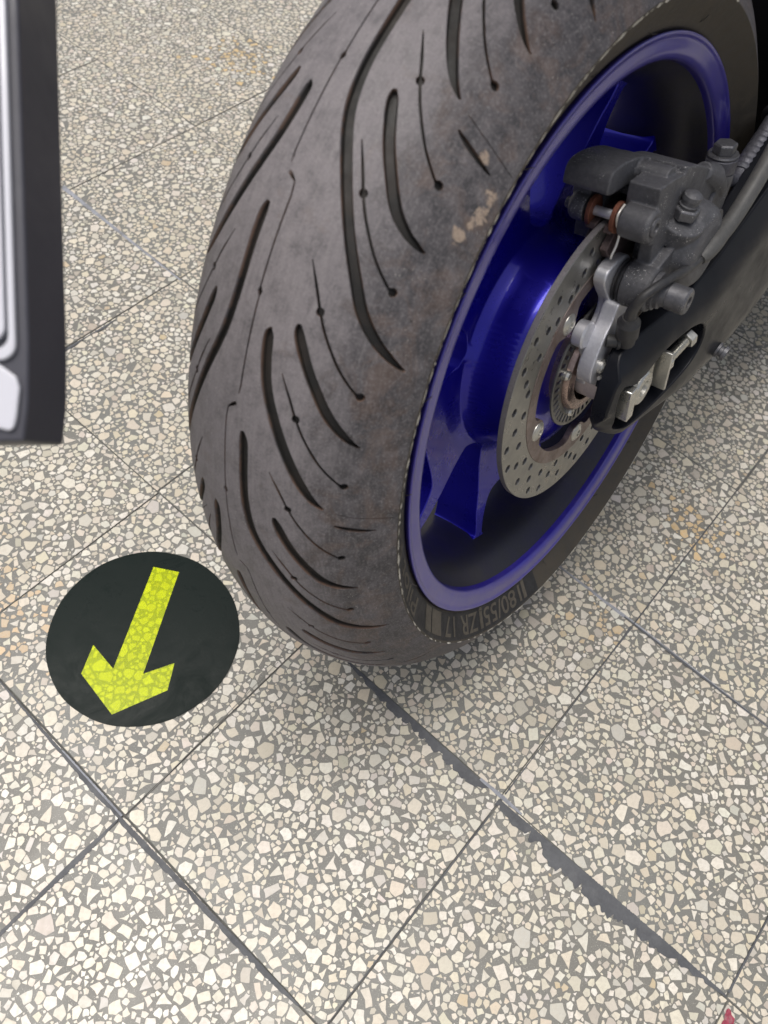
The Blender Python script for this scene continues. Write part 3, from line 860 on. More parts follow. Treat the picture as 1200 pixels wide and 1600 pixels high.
def sw_patch(name, th0, th1, r0, r1, m, lift, n=24, k=5, parent=ty):
    V = []; F = []
    for i in range(n + 1):
        for j in range(k + 1): V.append(sw_point(R(th0 + (th1 - th0) * i / n), r0 + (r1 - r0) * j / k, lift))
    for i in range(n):
        for j in range(k):
            a = i * (k + 1) + j; F.append((a, a + k + 1, a + k + 2, a + 1))
    return make(name, V, F, m, parent, flip=(th1 > th0))

def sw_text(txt, th_start, th_end, r0, r1, m, bold=0.0, shear=0.0, lift=.0006):
    cu = bpy.data.curves.new('lettering', 'FONT'); cu.body = txt; cu.size = 1.0; cu.offset = bold; cu.shear = shear; cu.resolution_u = 3
    o = bpy.data.objects.new('lettering', cu); col.objects.link(o)
    dg = bpy.context.evaluated_depsgraph_get(); me = bpy.data.meshes.new_from_object(o.evaluated_get(dg))
    bpy.data.objects.remove(o)
    co = np.array([tuple(v.co) for v in me.vertices]); x, y = co[:, 0], co[:, 1]
    x0, x1, y0, y1 = x.min(), x.max(), y.min(), y.max()
    bm = bmesh.new(); bm.from_mesh(me)
    for k in range(1, 8): bmesh.ops.bisect_plane(bm, geom=bm.verts[:] + bm.edges[:] + bm.faces[:], plane_co=(0, y0 + (y1 - y0) * k / 8, 0), plane_no=(0, 1, 0))
    for k in range(1, 24): bmesh.ops.bisect_plane(bm, geom=bm.verts[:] + bm.edges[:] + bm.faces[:], plane_co=(x0 + (x1 - x0) * k / 24, 0, 0), plane_no=(1, 0, 0))
    bmesh.ops.triangulate(bm, faces=bm.faces)
    V = [sw_point(R(th_start + (th_end - th_start) * (v.co.x - x0) / (x1 - x0)), r0 + (r1 - r0) * (v.co.y - y0) / (y1 - y0), lift) for v in bm.verts]
    bm.verts.index_update()
    F = [tuple(v.index for v in f.verts) for f in bm.faces]
    bm.free(); bpy.data.meshes.remove(me)
    make('sidewall_lettering', V, F, m, ty, smooth=False)

sw_patch('sidewall_band', 257, 146, .2342, .2545, M['label_band'], .0003, n=90)
sw_text('Pilot', 197.0, 180.5, .2375, .2528, M['letter'], .012, .35)
sw_text('ROAD', 178.0, 158, .2385, .2528, M['letter'], .012, .1)
sw_text('ZR 17', 230.5, 214.0, .2365, .2515, M['letter'], .012)
sw_text('180/55', 250.3, 233.6, .2365, .2515, M['letter'], .012)
sw_patch('sidewall_block', 211.8, 206.5, .2345, .2515, M['letter'], .0007, n=6)
sw_patch('sidewall_block', 206.1, 202.6, .2345, .2515, M['letter'], .0006, n=6)
sw_patch('sidewall_block', 232.9, 231.6, .2345, .2515, M['letter'], .0006, n=3)
sw_patch('sidewall_block', 252.4, 251.2, .2345, .2515, M['letter'], .0006, n=3)
# chalky, broken mould line along the tread edge
def mould_line():
    V = []; F = []; rg = np.random.default_rng(8); th = 60.0
    while th < 330:
        L = rg.uniform(.4, 3.5); w = rg.uniform(.0004, .0010) * (1.5 if 70 < th < 185 else .8)
        k = max(2, int(L / .5)); n = len(V)
        for i in range(k + 1):
            t = R(th + L * i / k); ww = w * (0.3 + .7 * math.sin(math.pi * i / k)) * rg.uniform(.6, 1.2)
            for s_ in (-1, 1): V.append((.0866 + .0006 + .0002 * s_, (.2556 + ww * s_) * math.cos(t), (.2556 + ww * s_) * math.sin(t)))
        for i in range(k): F.append((n + 2 * i, n + 2 * i + 1, n + 2 * i + 3, n + 2 * i + 2))
        th += L + rg.uniform(.05, .7) * (1 if th < 185 else 5)
    o = make('mould_line', V, F, M['mould'], ty, smooth=False); o['kind'] = 'stuff'
mould_line()

nb = MB(); rg8 = np.random.default_rng(4)
for a in (66, 84, 101, 118, 137, 152, 168, 190, 231, 262, 286, 303, 318):
    r_ = .2338 + rg8.uniform(0, .004); p = Vector(sw_point(R(a), r_, 0)); d = Vector((.0045, rg8.uniform(-.004, .004), rg8.uniform(-.004, .004)))
    nb.tube([p - d * .1, p + d * .5, p + d + Vector((0, .0006, .0008))], .00032, 6)
for a, sd in ((128, -.06), (141, .09), (155, .075), (172, -.03), (118, -.075), (147, -.085)):
    x, r_, _ = tread_point(R(a), sd, 0.0); x, r_ = float(x), float(r_)
    p = Vector((x, r_ * math.cos(R(a)), r_ * math.sin(R(a)))); d = Vector((x * .6, p.y, p.z)).normalized() * .0035
    nb.tube([p - d * .2, p + d * .5, p + d + Vector((.0008, .0006, 0))], .0003, 6)
o = nb.build('moulding_nibs', M['tyre_hair'], ty); o['kind'] = 'stuff'

# ------------------------------------------------------------------ wheel
lipp = [(.0690, .2285), (.0740, .2312), (.0759, .2316), (.0766, .2308), (.0763, .2293), (.0754, .2274), (.0751, .2235), (.0747, .2192), (.0735, .2160), (.0713, .2142), (.0664, .2134)]
barrel = [(.0664, .2134), (.0620, .2112), (.056, .2070), (.046, .2015), (.034, .1975), (.020, .1950), (0, .1942), (-.03, .1955), (-.05, .202), (-.062, .211), (-.068, .216), (-.0745, .2262), (-.077, .2312), (-.0752, .2318), (-.070, .2285), (-.06, .222), (0, .214), (.06, .222), (.0690, .2285)]
V, F = lathe(catmull(lipp, 3).tolist(), 256)
wheel = make('wheel_rim', V, F, M['lip'], bike, sharp=60)
V, F = lathe(barrel, 200)
make('rim_barrel', V, F, M['barrel'], wheel, sharp=50)

def polar(a, r_): return (r_ * math.cos(R(a)), r_ * math.sin(R(a)))
def spokes():
    holes = []
    def rounded(P, n=5): return catmull(P, n, closed=True).tolist()
    for k in range(5):
        w = 9.5 + 72 * k      # window between two forked spokes
        H = ((.0990, 5), (.104, 8.5), (.122, 11.5), (.145, 14.2), (.17, 16), (.187, 17.6), (.1965, 17), (.1978, 8))
        holes.append(rounded([polar(w - a, r_) for r_, a in H] + [polar(w, .1978)] + [polar(w + a, r_) for r_, a in H[::-1]] + [polar(w, .0970)], 4))
        c = 45.5 + 72 * k     # opening inside the fork
        H = ((.1465, 7), (.152, 12.4), (.165, 14.4), (.185, 14.8), (.1965, 13.5), (.1978, 6))
        holes.append(rounded([polar(c - a, r_) for r_, a in H] + [polar(c, .1978)] + [polar(c + a, r_) for r_, a in H[::-1]] + [polar(c, .145)], 4))
    n = 150
    outl = [polar(360 * i / n, .1990) for i in range(n)]
    inner = [polar(360 * i / 60, .03) for i in range(60)]
    # extra rings of points so the face can be dished
    def fx1(y, z):
        r_ = math.hypot(y, z)
        return float(np.interp(r_, [.03, .062, .070, .0790, .0835, .0870, .0905, .0960, .105, .12, .15, .185, .199], [.066, .066, .0655, .0630, .0560, .0420, .0280, .0195, .0165, .0180, .0235, .0280, .030]))
    def fx0(y, z):
        r_ = math.hypot(y, z)
        return float(np.interp(r_, [.03, .08, .090, .13, .16, .199], [-.075, -.065, -.024, -.020, -.018, -.020]))
    V, F = plate(outl, [inner] + holes, fx0, fx1, [.045, .062, .070, .0755, .079, .0815, .0835, .0853, .087, .0888, .0905, .0930, .096, .100, .105, .113, .122, .135, .148, .160, .172, .184])
    o = make('spokes', V, F, M['blue'], wheel, sharp=50, bevel=.0026, seg=3)
    return o
def plate(outl, holes, fx0, fx1, rings):
    loops = [outl] + holes
    pts = []; edges = []
    for L in loops:
        n = len(pts); pts += [Vector(q) for q in L]; edges += [(n + i, n + (i + 1) % len(L)) for i in range(len(L))]
    hp = [np.array(h) for h in holes]; G = []
    for r_ in rings:
        n = max(30, int(2 * math.pi * r_ / .0045))
        for i in range(n): G.append(polar(360 * (i + .37) / n, r_))
    G = np.array(G); keep = np.ones(len(G), bool)
    for h in hp:
        a, b = h, np.roll(h, -1, 0); d = b - a; L2 = (d ** 2).sum(1) + 1e-15
        w = G[:, None] - a[None]; tt = np.clip((w * d[None]).sum(2) / L2, 0, 1); dist = np.hypot(*(w - tt[..., None] * d[None]).transpose(2, 0, 1)).min(1)
        keep &= ~(inside(G, h) | (dist < .0022))
    pts += [Vector(q) for q in G[keep]]
    out = delaunay_2d_cdt(pts, edges, [], 0, 1e-7); ov, of = out[0], out[2]
    cen = np.array([tuple(sum((ov[i] for i in f), Vector((0, 0))) / len(f)) for f in of])
    ok = inside(cen, np.array(outl))
    for h in hp: ok &= ~inside(cen, h)
    tris = []
    for f, k in zip(of, ok):
        if not k: continue
        a, b, d = ov[f[0]], ov[f[1]], ov[f[2]]
        tris.append(tuple(f) if (b - a).cross(d - a) > 0 else tuple(reversed(f)))
    n = len(ov)
    V = [(fx1(v.x, v.y), v.x, v.y) for v in ov] + [(fx0(v.x, v.y), v.x, v.y) for v in ov]
    F = list(tris) + [tuple(i + n for i in reversed(f)) for f in tris]
    cnt = set((f[i], f[(i + 1) % 3]) for f in tris for i in range(3))
    for (a, b) in cnt:
        if (b, a) not in cnt: F.append((a, a + n, b + n, b))
    return V, F
spokes()

# brake disc -----------------------------------------------------------
HR = [94.2, 109.1, 94.2, 101.9, 113.7, 97.2, 114.1, 103.7, 96.2, 111.2, 95.5, 105.8, 115.9, 99.9, 116.2, 106.4, 96.7, 112.1, 95.6, 105.0, 114.9, 98.4, 114.5, 103.2, 95.0, 109.5, 94.2, 101.9, 111.9, 95.4, 111.0, 100.3]
def disc():
    holes = []
    for k in range(65):
        a = 116.0 + k * 360 / 65; r_ = HR[k % 32] * .001; c = np.array(polar(a, r_))
        holes.append([tuple(c + .0033 * np.array([math.cos(t), math.sin(t)])) for t in np.linspace(0, 2 * math.pi, 15)[:-1]])
    n = 200
    outl = [polar(360 * i / n, .1225) for i in range(n)]
    mid = [polar(360 * i / 140, .0895) for i in range(140)]
    V, F = extrude_poly(outl, .0721, .0771, [mid] + holes)
    d = make('brake_disc', V, F, M['disc'], bike, sharp=30, bevel=.0003, seg=1)
    # cut edge of the disc shows coarser grinding marks
    V, F = lathe([(.0770 - .0004, .12254), (.0721 + .0004, .12254)], 200)
    make('disc_edge', V, F, M['disc_rim'], d, flip=True)
    # heat tinted inner carrier with lobes at the bolts
    inn = []
    for i in range(300):
        a = 360 * i / 300
        dd = abs(((a - 123) + 36) % 72 - 36)
        r_ = np.interp(dd, [0, 4, 7.5, 10.5, 14, 36], [.0665, .0670, .0700, .0755, .0778, .0785])
        inn.append(polar(a, float(r_)))
    V, F = extrude_poly([polar(360 * i / 140, .0898) for i in range(140)], .0723, .0776, [inn])
    make('disc_carrier', V, F, M['disc_heat'], d, sharp=30, bevel=.0006, seg=2)
    for k in range(5):
        a = 123 + 72 * k; y, z = polar(a, .0752)
        b = MB().stepped((.0770, y, z), (.0800, y, z), [(0, .0082), (.12, .0084), (.40, .0082), (.95, .0052), (1.0, .0048), (1.0, .0028), (.55, .0026)], 28)
        b.build('disc_bolt', M['zinc'], d, sharp=28)
    return d
brake = disc()

# ABS sensor ring ---------------------------------------------------------
def abs_ring():
    holes = []; N = 44
    for k in range(N):
        a = 360 * k / N + 2
        holes.append([polar(a - 2.2, .0445), polar(a + 2.2, .0445), polar(a + 2.0, .0520), polar(a - 2.0, .0520)])
    V, F = extrude_poly([polar(3 * i, .0550) for i in range(120)], .0758, .0778, [[polar(4 * i, .0405) for i in range(90)]] + holes)
    o = make('sensor_ring', V, F, M['abs'], bike, sharp=30, bevel=.0003, seg=1)
    for k in range(5):
        y, z = polar(231 + 72 * k, .0415)
        MB().stepped((.0765, y, z), (.0825, y, z), [(0, .0042), (.7, .0042), (1, .003), (1, .0016), (.6, .0016)], 16).build('ring_bolt', M['zinc'], o, sharp=30)
    return o
abs_ring()
# wheel hub centre, seal and spacer
V, F = lathe([(.066, .040), (.079, .040), (.082, .0385), (.083, .036), (.083, .030), (.074, .029), (.074, .020)], 80)
make('hub_cap', V, F, M['bronze'], wheel, sharp=40, flip=True)
V, F = lathe([(.072, .0185), (.092, .0185), (.094, .0175), (.094, .009)], 48)
make('axle_spacer', V, F, M['bronze'], bike, sharp=40, flip=True)

#PARTS#
# ------------------------------------------------------------------ brake caliper
def sector(a0, a1, r0, r1, n=16):
    A = [polar(a0 + (a1 - a0) * i / n, r1) for i in range(n + 1)]
    return A + [polar(a1 - (a1 - a0) * i / n, r0) for i in range(n + 1)]

def hexbolt(mb, p0, p1, flat, head_from=0.0, n=6):
    mb.stepped(p0, p1, [(0, flat * .92), (.08, flat), (.86, flat), (1, flat * .86)], n)

def caliper():
    b = MB()
    b.extrude(sector(36, 84, .100, .148), .046, .066)
    b.extrude(catmull([(-.010, .1475), (-.0125, .155), (-.007, .1625), (.010, .1620), (.036, .1545), (.050, .146), (.048, .134), (.020, .1425)], 4, closed=True), .0460, .0800)
    b.extrude(sector(38, 76, .131, .1545), .050, .100)
    b.extrude(sector(38, 88, .112, .1525), .085, .108)
    b.stepped((.086, .062, .085), (.1290, .062, .085), [(0, .0335), (.55, .0335), (.70, .0325), (.86, .0300), (.96, .0250), (1, .0190)], 44)
    b.stepped((.0610, .0, .129), (.0440, .0, .129), [(0, .0095), (.55, .0095), (.72, .0075), (.74, .0045), (1, .0038)], 24)
    b.box((.054, .014, .132), (.014, .026, .018))
    b.stepped((.0885, .0, .129), (.1105, .0, .129), [(0, .0112), (.9, .0112), (1, .0098)], 28)
    b.box((.097, .012, .128), (.018, .024, .018))
    b.stepped((.0955, .007, .078), (.1165, .008, .078), [(0, .0165), (.9, .0165), (1, .015)], 30)
    b.box((.106, .032, .088), (.019, .040, .022), Matrix.Rotation(R(12), 3, 'X'))
    b.box((.103, .020, .105), (.010, .020, .04))
    # ribs and bosses on the back
    b.tube([(.079, .030, .1475), (.103, .030, .1475)], .0075, 14)
    b.extrude(sector(39, 74, .138, .1570), .066, .1085)
    b.tube([(.104, .085, .1285), (.104, .105, .116), (.102, .120, .100)], [.007, .010, .0105], 16)
    b.stepped((.106, .046, .104), (.1120, .0445, .1165), [(0, .0185), (.9, .0180), (1, .0172)], 30)
    b.stepped((.098, .124, .072), (.100, .131, .108), [(0, .012), (.85, .0125), (1, .0115)], 26)
    b.box((.100, .112, .092), (.022, .03, .03), Matrix.Rotation(R(-38), 3, 'X'))
    b.stepped((.100, .108, .072), (.118, .108, .072), [(0, .010), (.8, .010), (1, .008)], 20)
    o = b.build('brake_caliper', M['cast_dark'], bike)
    fuse(o, .00075, 3, .5)
    # slider pin, shims, pads and pad spring
    MB().tube([(.060, .0, .129), (.090, .0, .129)], .0034, 16).build('pad_pin', M['alu'], o)
    for x in (.0650, .0835):
        V, F = extrude_poly([(.0 + .0098 * math.cos(t), .1285 + .0108 * math.sin(t)) for t in np.linspace(0, 2 * np.pi, 29)[:-1]], x - .0016, x + .0016, [[(.0035 * math.cos(t), .129 + .0035 * math.sin(t)) for t in np.linspace(0, 2 * np.pi, 17)[:-1]]])
        make('pad_ear', V, F, M['copper'], o, bevel=.0004)
    for x0, x1, nm in ((.0775, .0835, 0), (.0640, .0715, 1)):
        ol = [polar(a, r_) for a, r_ in ((93, .1235), (88, .1245), (80, .1265), (66, .1265), (50, .1265), (44, .122), (44, .094), (58, .090), (72, .090), (84, .094), (92, .099), (95, .108), (90, .116), (94, .120))]
        V, F = extrude_poly(ol, x0, x1)
        make('brake_pad', V, F, M['pad'], o, bevel=.0006)
    MB().tube(catmull([(.0862, .002, .1375), (.0862, -.006, .134), (.0864, -.0055, .126), (.0868, -.0005, .119), (.0870, -.003, .110), (.0862, -.006, .104), (.0858, -.006, .101)], 5), .0009, 8).build('pad_spring', M['wire'], o)
    # bleed nipple with rubber cap over a hex
    p = Vector((.1120, .0440, .1165)); d = Vector((.22, .06, 1)).normalized()
    mb = MB(); hexbolt(mb, p, p + d * .0080, .0100); nut = mb.build('bleed_nut', M['dark_bolt'], o, sharp=25, bevel=.0005)
    MB().stepped(p + d * .0070, p + d * .0185, [(0, .0066), (.25, .0072), (.3, .0062), (.55, .0060), (.6, .0068), (.85, .0064), (1, .004)], 24).build('bleed_cap', M['cast_dark'], o, sharp=40)
    # banjo fitting and bolt
    p = Vector((.1000, .1315, .1090)); d = Vector((.02, .04, 1)).normalized()
    MB().stepped(p - d * .001, p + d * .0105, [(0, .0105), (.08, .0118), (.9, .0118), (1, .0105)], 32).build('banjo_ring', M['hose_metal'], o, sharp=35)
    MB().stepped(p + d * .0105, p + d * .0128, [(0, .0112), (.5, .0118), (1, .0110)], 32).build('banjo_washer', M['dark_bolt'], o, sharp=35)
    mb = MB(); hexbolt(mb, p + d * .0125, p + d * .0205, .0088); mb.build('banjo_bolt', M['dark_bolt'], o, sharp=25, bevel=.0007)
    # casting joint across the bridge, cast lettering pads and flats
    for k in range(3):
        a0 = 52 + 9 * k
        y, z = polar(a0, .1546)
        MB().box((.092, y, z), (.014, .006, .0016), Matrix.Rotation(R(a0 - 90), 3, 'X')).build('cast_pad', M['cast_dark'], o, bevel=.0005)
    # end plug of the pin with its slot
    MB().stepped((.1085, .0, .129), (.1120, .0, .129), [(0, .0068), (.8, .0068), (1, .006), (1, .0035), (.4, .003)], 20).build('pin_plug', M['dark_bolt'], o, sharp=30)
    # lower slider boot and bolt
    MB().stepped((.0895, .0072, .078), (.0965, .0072, .078), [(0, .0135), (.12, .0155), (.35, .0158), (.45, .0135), (.6, .0155), (.85, .0158), (1, .014)], 32).build('slider_boot', M['black_plastic'], o, sharp=60)
    MB().stepped((.116, .0080, .078), (.1275, .0085, .0775), [(0, .0135), (.3, .0135), (.35, .0115), (.6, .0115), (.65, .0095), (1, .0088)], 28).build('slider_boot', M['cast_dark'], o, sharp=35)
    MB().stepped((.1270, .0085, .0775), (.1420, .0090, .077), [(0, .0088), (.04, .0096), (.9, .0096), (1, .0085), (1, .0042), (.75, .0040)], 28).build('slider_bolt', M['dark_bolt'], o, sharp=30)
    # flat lug behind the banjo
    V, F = extrude_poly([(.104 + .0095 * math.cos(t), .083 + .0105 * math.sin(t)) for t in np.linspace(0, 2 * np.pi, 25)[:-1]], .1155, .1175)
    make('lug', V, F, M['cast_dark'], o, bevel=.0005)
    return o
cal = caliper()

# ------------------------------------------------------------------ caliper bracket
def bracket():
    b = MB()
    ol = catmull([(-.012, .096), (.008, .097), (.021, .088), (.025, .070), (.030, .052), (.040, .034), (.044, .010), (.034, -.016), (.010, -.026), (-.012, -.022), (-.024, -.004), (-.026, .022), (-.022, .042), (-.008, .052), (-.004, .064), (-.011, .076), (-.017, .088)], 5, closed=True)
    V, F = extrude_poly(ol, .0795, .0895); b.add(V, F)
    # raised rib carrying the sensor
    rib = catmull([(-.006, .068), (.008, .066), (.016, .050), (.008, .032), (-.004, .012), (-.020, .004), (-.034, .012), (-.036, .026), (-.026, .044), (-.014, .056)], 5, closed=True)
    V, F = extrude_poly(rib, .0860, .0985); b.add(V, F)
    o = b.build('caliper_bracket', M['alu'], bike)
    fuse(o, .0008, 3, .5)
    MB().stepped((.079, 0, 0), (.1040, 0, 0), [(0, .0235), (.05, .0250), (.9, .0250), (1, .0235)], 48).build('bracket_collar', M['alu_pink'], o, sharp=35)
    MB().stepped((.0790, -.028, .049), (.0880, -.028, .049), [(0, .0100), (.85, .0105), (1, .009)], 28).build('bracket_boss', M['alu'], o, sharp=40)
    MB().stepped((.0985, -.0225, .0215), (.1035, -.0225, .0215), [(0, .0062), (.6, .0062), (1, .0045), (1, .0026), (.5, .0024)], 22).build('sensor_bolt', M['zinc'], o, sharp=30)
    MB().tube([(.1035, -.015, -.005), (.1035, -.024, .016), (.1035, -.034, .020)], .0015, 10).build('clip', M['zinc'], o)
    return o
bracket()

# ------------------------------------------------------------------ wheel speed sensor and its cable
sens = MB().stepped((.1095, -.010, .0395), (.1120, -.0170, .0690), [(0, .0052), (.06, .0068), (.30, .0070), (.34, .0084), (.80, .0084), (.86, .0070), (1, .0052)], 26)
sens.stepped((.0985, -.020, .0440), (.1110, -.0115, .0430), [(0, .0050), (.5, .0050), (.52, .0062), (.66, .0062), (.68, .0046), (1, .0046)], 20)
sensor = sens.build('wheel_speed_sensor', M['black_plastic'], bike, sharp=35)
cab = catmull([(.1120, -.0170, .0660), (.1135, -.0175, .0760), (.1185, -.0160, .0875), (.1235, -.0030, .0915), (.1255, .0160, .0885), (.1265, .0380, .0830), (.1285, .0560, .0840), (.1300, .0690, .0880)], 8)
MB().tube(cab, np.interp(np.arange(len(cab)), [0, 8, 14, len(cab) - 1], [.0046, .0042, .0033, .0036]), 16).build('sensor_cable', M['black_plastic'], sensor, sharp=60)
sh = catmull([(.1285, .0520, .0835), (.1295, .0620, .0860), (.1303, .0740, .0895), (.1310, .0940, .0950), (.1312, .1200, .1075), (.1310, .1480, .1240), (.130, .190, .150), (.125, .25, .18)], 8)
MB().tube(sh, np.interp(np.arange(len(sh)), [0, 3, 8, 14, 18, len(sh) - 1], [.0042, .0058, .0066, .0068, .0062, .0066]), 20).build('cable_sheath', M['cable_grey'], sensor, sharp=60)

# ------------------------------------------------------------------ brake hose
hp = catmull([(.1000, .1400, .1130), (.1000, .1500, .1010), (.1000, .1640, .0860), (.1000, .1800, .0800), (.1000, .1960, .0835), (.1000, .2150, .0905), (.1000, .2300, .0985), (.1000, .2450, .1070)], 6)
n = len(hp)
hose = MB().tube(hp, np.interp(np.arange(n), [0, 16, 18, 20, 27, 29, 33, 36, n - 1], [.0046, .0046, .0060, .0080, .0082, .0072, .0080, .0082, .0078]), 22).build('brake_hose', M['hose_metal'], bike, sharp=60)
hp2 = catmull([(.1000, .2430, .1055), (.0990, .2700, .1230), (.097, .30, .150), (.09, .36, .20)], 8)
MB().tube(hp2, [.0105] * 3 + [.0115] * (len(hp2) - 3), 22).build('hose_rubber', M['black_plastic'], hose, sharp=60)
rb = []
for k in range(7): rb += [(k / 7, .0082), ((k + .3) / 7, .0089), ((k + .6) / 7, .0089), ((k + .85) / 7, .0082)]
MB().stepped((.1000, .1860, .0812), (.1000, .2260, .0955), [(0, .0066)] + rb + [(1, .0070)], 24).build('hose_crimp', M['hose_metal'], hose, sharp=45)
MB().stepped((.1000, .2400, .1038), (.1000, .2460, .1075), [(0, .0110), (.2, .0125), (.8, .0125), (1, .0110)], 26).build('hose_grommet', M['underbody'], hose, sharp=40)

# ------------------------------------------------------------------ swingarm
def swingarm():
    outl = catmull([(-.039, -.006), (-.036, -.024), (-.025, -.041), (-.004, -.053), (.04, -.058), (.09, -.066), (.14, -.067), (.195, -.058), (.25, -.042), (.32, -.015), (.40, .02)], 4).tolist() + \
        catmull([(.40, .16), (.30, .128), (.24, .108), (.179, .086), (.130, .067), (.084, .050), (.04, .043), (.003, .041), (-.020, .034), (-.034, .016)], 4).tolist()
    slot = catmull([(-.0285, -.012), (-.0270, .006), (-.022, .0105), (-.008, .0040), (.004, .0060), (.025, .0160), (.055, .0180), (.078, .0120), (.088, .002), (.089, -.014), (.076, -.028), (.045, -.036), (.012, -.0415), (-.010, -.041), (-.023, -.033)], 4, closed=True).tolist()
    def fx1(y, z):
        base = float(np.interp(y, [-.040, -.030, 0, .05, .1, .2, .3, .4], [.117, .120, .1245, .131, .136, .142, .146, .150]))
        top = float(np.interp(y, [-.046, .003, .084, .13, .179, .24, .3, .4], [.03, .041, .050, .067, .086, .108, .128, .16]))
        bot = float(np.interp(y, [-.046, -.008, .04, .09, .14, .195, .25, .32, .4], [-.01, -.053, -.058, -.066, -.067, -.058, -.042, -.015, .02]))
        u = (z - bot) / max(top - bot, .01)
        return base - .011 * max(0, (u - .80) / .20) - .006 * max(0, (.2 - u) / .2) ** 2
    G = []
    for y in np.arange(-.04, .40, .008):
        for z in np.arange(-.065, .16, .008): G.append((y, z))
    V, F = plate2(outl, [slot], lambda y, z: .1035, fx1, G)
    o = make('swingarm', V, F, M['swing'], bike, sharp=38, bevel=.0038, seg=4)
    # inner wall closing the hollow arm, with the axle showing in the slot
    ins = [(y, z) for y, z in outl if True]
    c = np.array(outl)
    V, F = extrude_poly([(float(a), float(b)) for a, b in c * [1, .93] + [.002, 0]], .1015, .1060, [[(-.0385, -.020), (-.0385, .010), (-.020, .012), (-.020, -.022)]])
    make('inner_wall', V, F, M['swing'], o, sharp=38)
    # axle block, washer, adjuster plate, bolt
    b = MB().box((.1175, -.0130, -.0115), (.0165, .0100, .0300))
    b.build('axle_block', M['zinc'], o, bevel=.0008)
    b = MB().box((.1155, .0080, -.0085), (.015, .034, .0300))
    b.build('axle_plate', M['zinc'], o, bevel=.0012)
    MB().stepped((.110, .004, -.0070), (.1260, .004, -.0070), [(0, .0165), (.55, .0165), (.56, .0148), (.9, .0148), (1, .0132), (1, .0070), (.8, .0065)], 36).build('axle_end', M['zinc'], o, sharp=30)
    b = MB().box((.1235, .0335, -.0075), (.0180, .0032, .0370)); b.build('adjuster_plate', M['zinc'], o, bevel=.0006)
    mb = MB(); hexbolt(mb, (.1255, .0360, -.0050), (.1260, .0430, -.0040), .0070); mb.build('adjuster_nut', M['zinc'], o, sharp=25, bevel=.0004)
    th = []
    for k in range(22): th += [(k / 22, .0034), ((k + .5) / 22, .0042)]
    MB().stepped((.1260, .0425, -.0042), (.1285, .0680, .0005), th + [(1, .0034)], 16).build('adjuster_thread', M['zinc'], o, sharp=60)
    mb = MB(); hexbolt(mb, (.1284, .0665, .0002), (.1292, .0745, .0016), .0074); mb.build('adjuster_bolt', M['zinc'], o, sharp=25, bevel=.0004)
    # chrome-ringed stud low on the arm
    x0 = fx1(.135, -.045)
    MB().stepped((x0 - .001, .134, -.049), (x0 + .008, .134, -.051), [(0, .0070), (.25, .0070), (.3, .0050), (.6, .0050), (.65, .0070), (1, .0068), (1, .0045), (.8, .0045)], 26).build('arm_stud', M['dark_bolt'], o, sharp=30)
    return o
def plate2(outl, holes, fx0, fx1, G):
    loops = [outl] + holes
    pts = []; edges = []
    for L in loops:
        n = len(pts); pts += [Vector(q) for q in L]; edges += [(n + i, n + (i + 1) % len(L)) for i in range(len(L))]
    G = np.array(G); keep = inside(G, np.array(outl))
    for q, L in enumerate(loops):
        h = np.array(L); a, b = h, np.roll(h, -1, 0); d = b - a; L2 = (d ** 2).sum(1) + 1e-15
        w = G[:, None] - a[None]; tt = np.clip((w * d[None]).sum(2) / L2, 0, 1); dist = np.hypot(*(w - tt[..., None] * d[None]).transpose(2, 0, 1)).min(1)
        keep &= dist > .005
        if q: keep &= ~inside(G, h)
    pts += [Vector(q) for q in G[keep]]
    out = delaunay_2d_cdt(pts, edges, [], 0, 1e-7); ov, of = out[0], out[2]
    cen = np.array([tuple(sum((ov[i] for i in f), Vector((0, 0))) / len(f)) for f in of])
    ok = inside(cen, np.array(outl))
    for h in holes: ok &= ~inside(cen, np.array(h))
    tris = []
    for f, k in zip(of, ok):
        if not k: continue
        a, b, d = ov[f[0]], ov[f[1]], ov[f[2]]
        tris.append(tuple(f) if (b - a).cross(d - a) > 0 else tuple(reversed(f)))
    n = len(ov)
    V = [(fx1(v.x, v.y), v.x, v.y) for v in ov] + [(fx0(v.x, v.y), v.x, v.y) for v in ov]
    F = list(tris) + [tuple(i + n for i in reversed(f)) for f in tris]
    cnt = set((f[i], f[(i + 1) % 3]) for f in tris for i in range(3))
    for (a, b) in cnt:
        if (b, a) not in cnt: F.append((a, a + n, b + n, b))
    return V, F
swingarm()

# ------------------------------------------------------------------ body above and ahead of the wheel (mostly out of the picture)
b = MB()
V, F = lathe([(-.11, .335), (.098, .335), (.104, .330), (.104, .29), (.100, .285), (.098, .330), (-.11, .330)], 24, th0=R(-18), th1=R(34)); b.add(V, F)
b.build('mudguard', M['underbody'], bike, sharp=40)
b = MB()
b.add(*extrude_poly(catmull([(.05, .47), (.22, .44), (.45, .38), (.75, .33), (.80, .55), (.5, .60), (.2, .62), (-.06, .60), (-.10, .55)], 5, closed=True), -.12, .12))
b.build('seat_unit', M['underbody'], bike, bevel=.02, seg=3)  # unseen tail of the bike, added to shade the top of the wheel
b = MB()
b.add(*extrude_poly(catmull([(.40, -.12), (.62, -.17), (.95, -.17), (1.0, .1), (.9, .3), (.5, .32), (.42, .16)], 5, closed=True), -.16, .15))
b.build('engine_block', M['underbody'], bike, bevel=.02, seg=3)

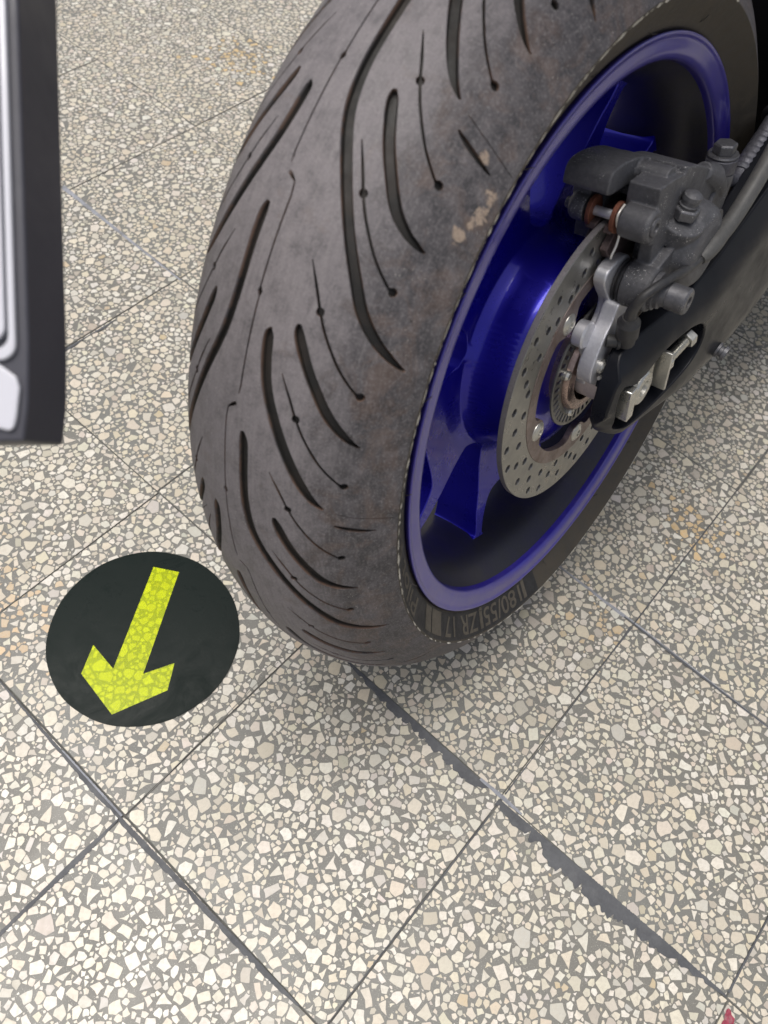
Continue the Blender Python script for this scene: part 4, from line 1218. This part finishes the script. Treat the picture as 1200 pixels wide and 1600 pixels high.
# ------------------------------------------------------------------ plate holder close to the lens, at the left edge
def plate_holder():
    D0 = .285; f = 1225.98
    rot = cam.rotation_euler.to_matrix()
    def pt(px, py, d): return cam.location + rot @ Vector(((px - 600) / f * d, (800 - py) / f * d, -d))
    o0 = pt(43, 640, D0)
    root = empty('plate_holder', o0)
    ax = (rot @ Vector((1, 0, 0))); ay = (pt(38, 40, D0 * .985) - pt(44, 560, D0 * 1.005)).normalized(); ax = (ax - ay * ax.dot(ay)).normalized(); az = ax.cross(ay)
    Mx = Matrix((ax, ay, az)).transposed()
    root.rotation_euler = Mx.to_euler()
    tag(root, 'black plate holder edge with white rounded panels, cut off at the left of the photo', 'licence plate holder')
    s_ = D0 / f
    def X(v): return v * s_
    def slab(name, ol, z0, z1, m, bevel, par=root, holes=()):
        V, F = extrude_poly([(X(a), X(b)) for a, b in ol], z0, z1, [[(X(a), X(b)) for a, b in h] for h in holes])
        return make(name, [(v[1], v[2], v[0]) for v in V], F, m, par, bevel=bevel, seg=4)
    # body outline: px from the lower right corner, y up
    body = [(-420, -60), (-6, -50), (1, 10), (3, 100), (-8, 640), (-12, 900), (-430, 900)]
    fr = slab('holder_frame', body, -.0350, 0, M['holder'], .0012)
    def rr(x0, y0, x1, y1, r_, n=6):
        P = []
        for cx_, cy_, a0 in ((x1 - r_, y1 - r_, 0), (x0 + r_, y1 - r_, 90), (x0 + r_, y0 + r_, 180), (x1 - r_, y0 + r_, 270)):
            for k in range(n + 1): P.append((cx_ + r_ * math.cos(R(a0 + 90 * k / n)), cy_ + r_ * math.sin(R(a0 + 90 * k / n))))
        return P
    outer = rr(-380, 75, -14, 860, 26); inner = rr(-370, 92, -25, 850, 22)
    sk = lambda L: [(a - (b - 100) * .018, b) for a, b in L]
    slab('white_rim', sk(outer), .0, .0022, M['white_plastic'], .0007, holes=[sk(inner)])
    slab('white_panel', sk(rr(-360, 104, -29, 840, 24)), .0, .0026, M['white_plastic'], .0008)
    slab('lower_panel', [(-390, 90), (-60, 82), (-36, 66), (-14, 50), (-9, 34), (-14, -10), (-18, -28), (-26, -34), (-60, -26), (-390, -8)], .0, .0020, M['white_plastic'], .0007)
plate_holder()
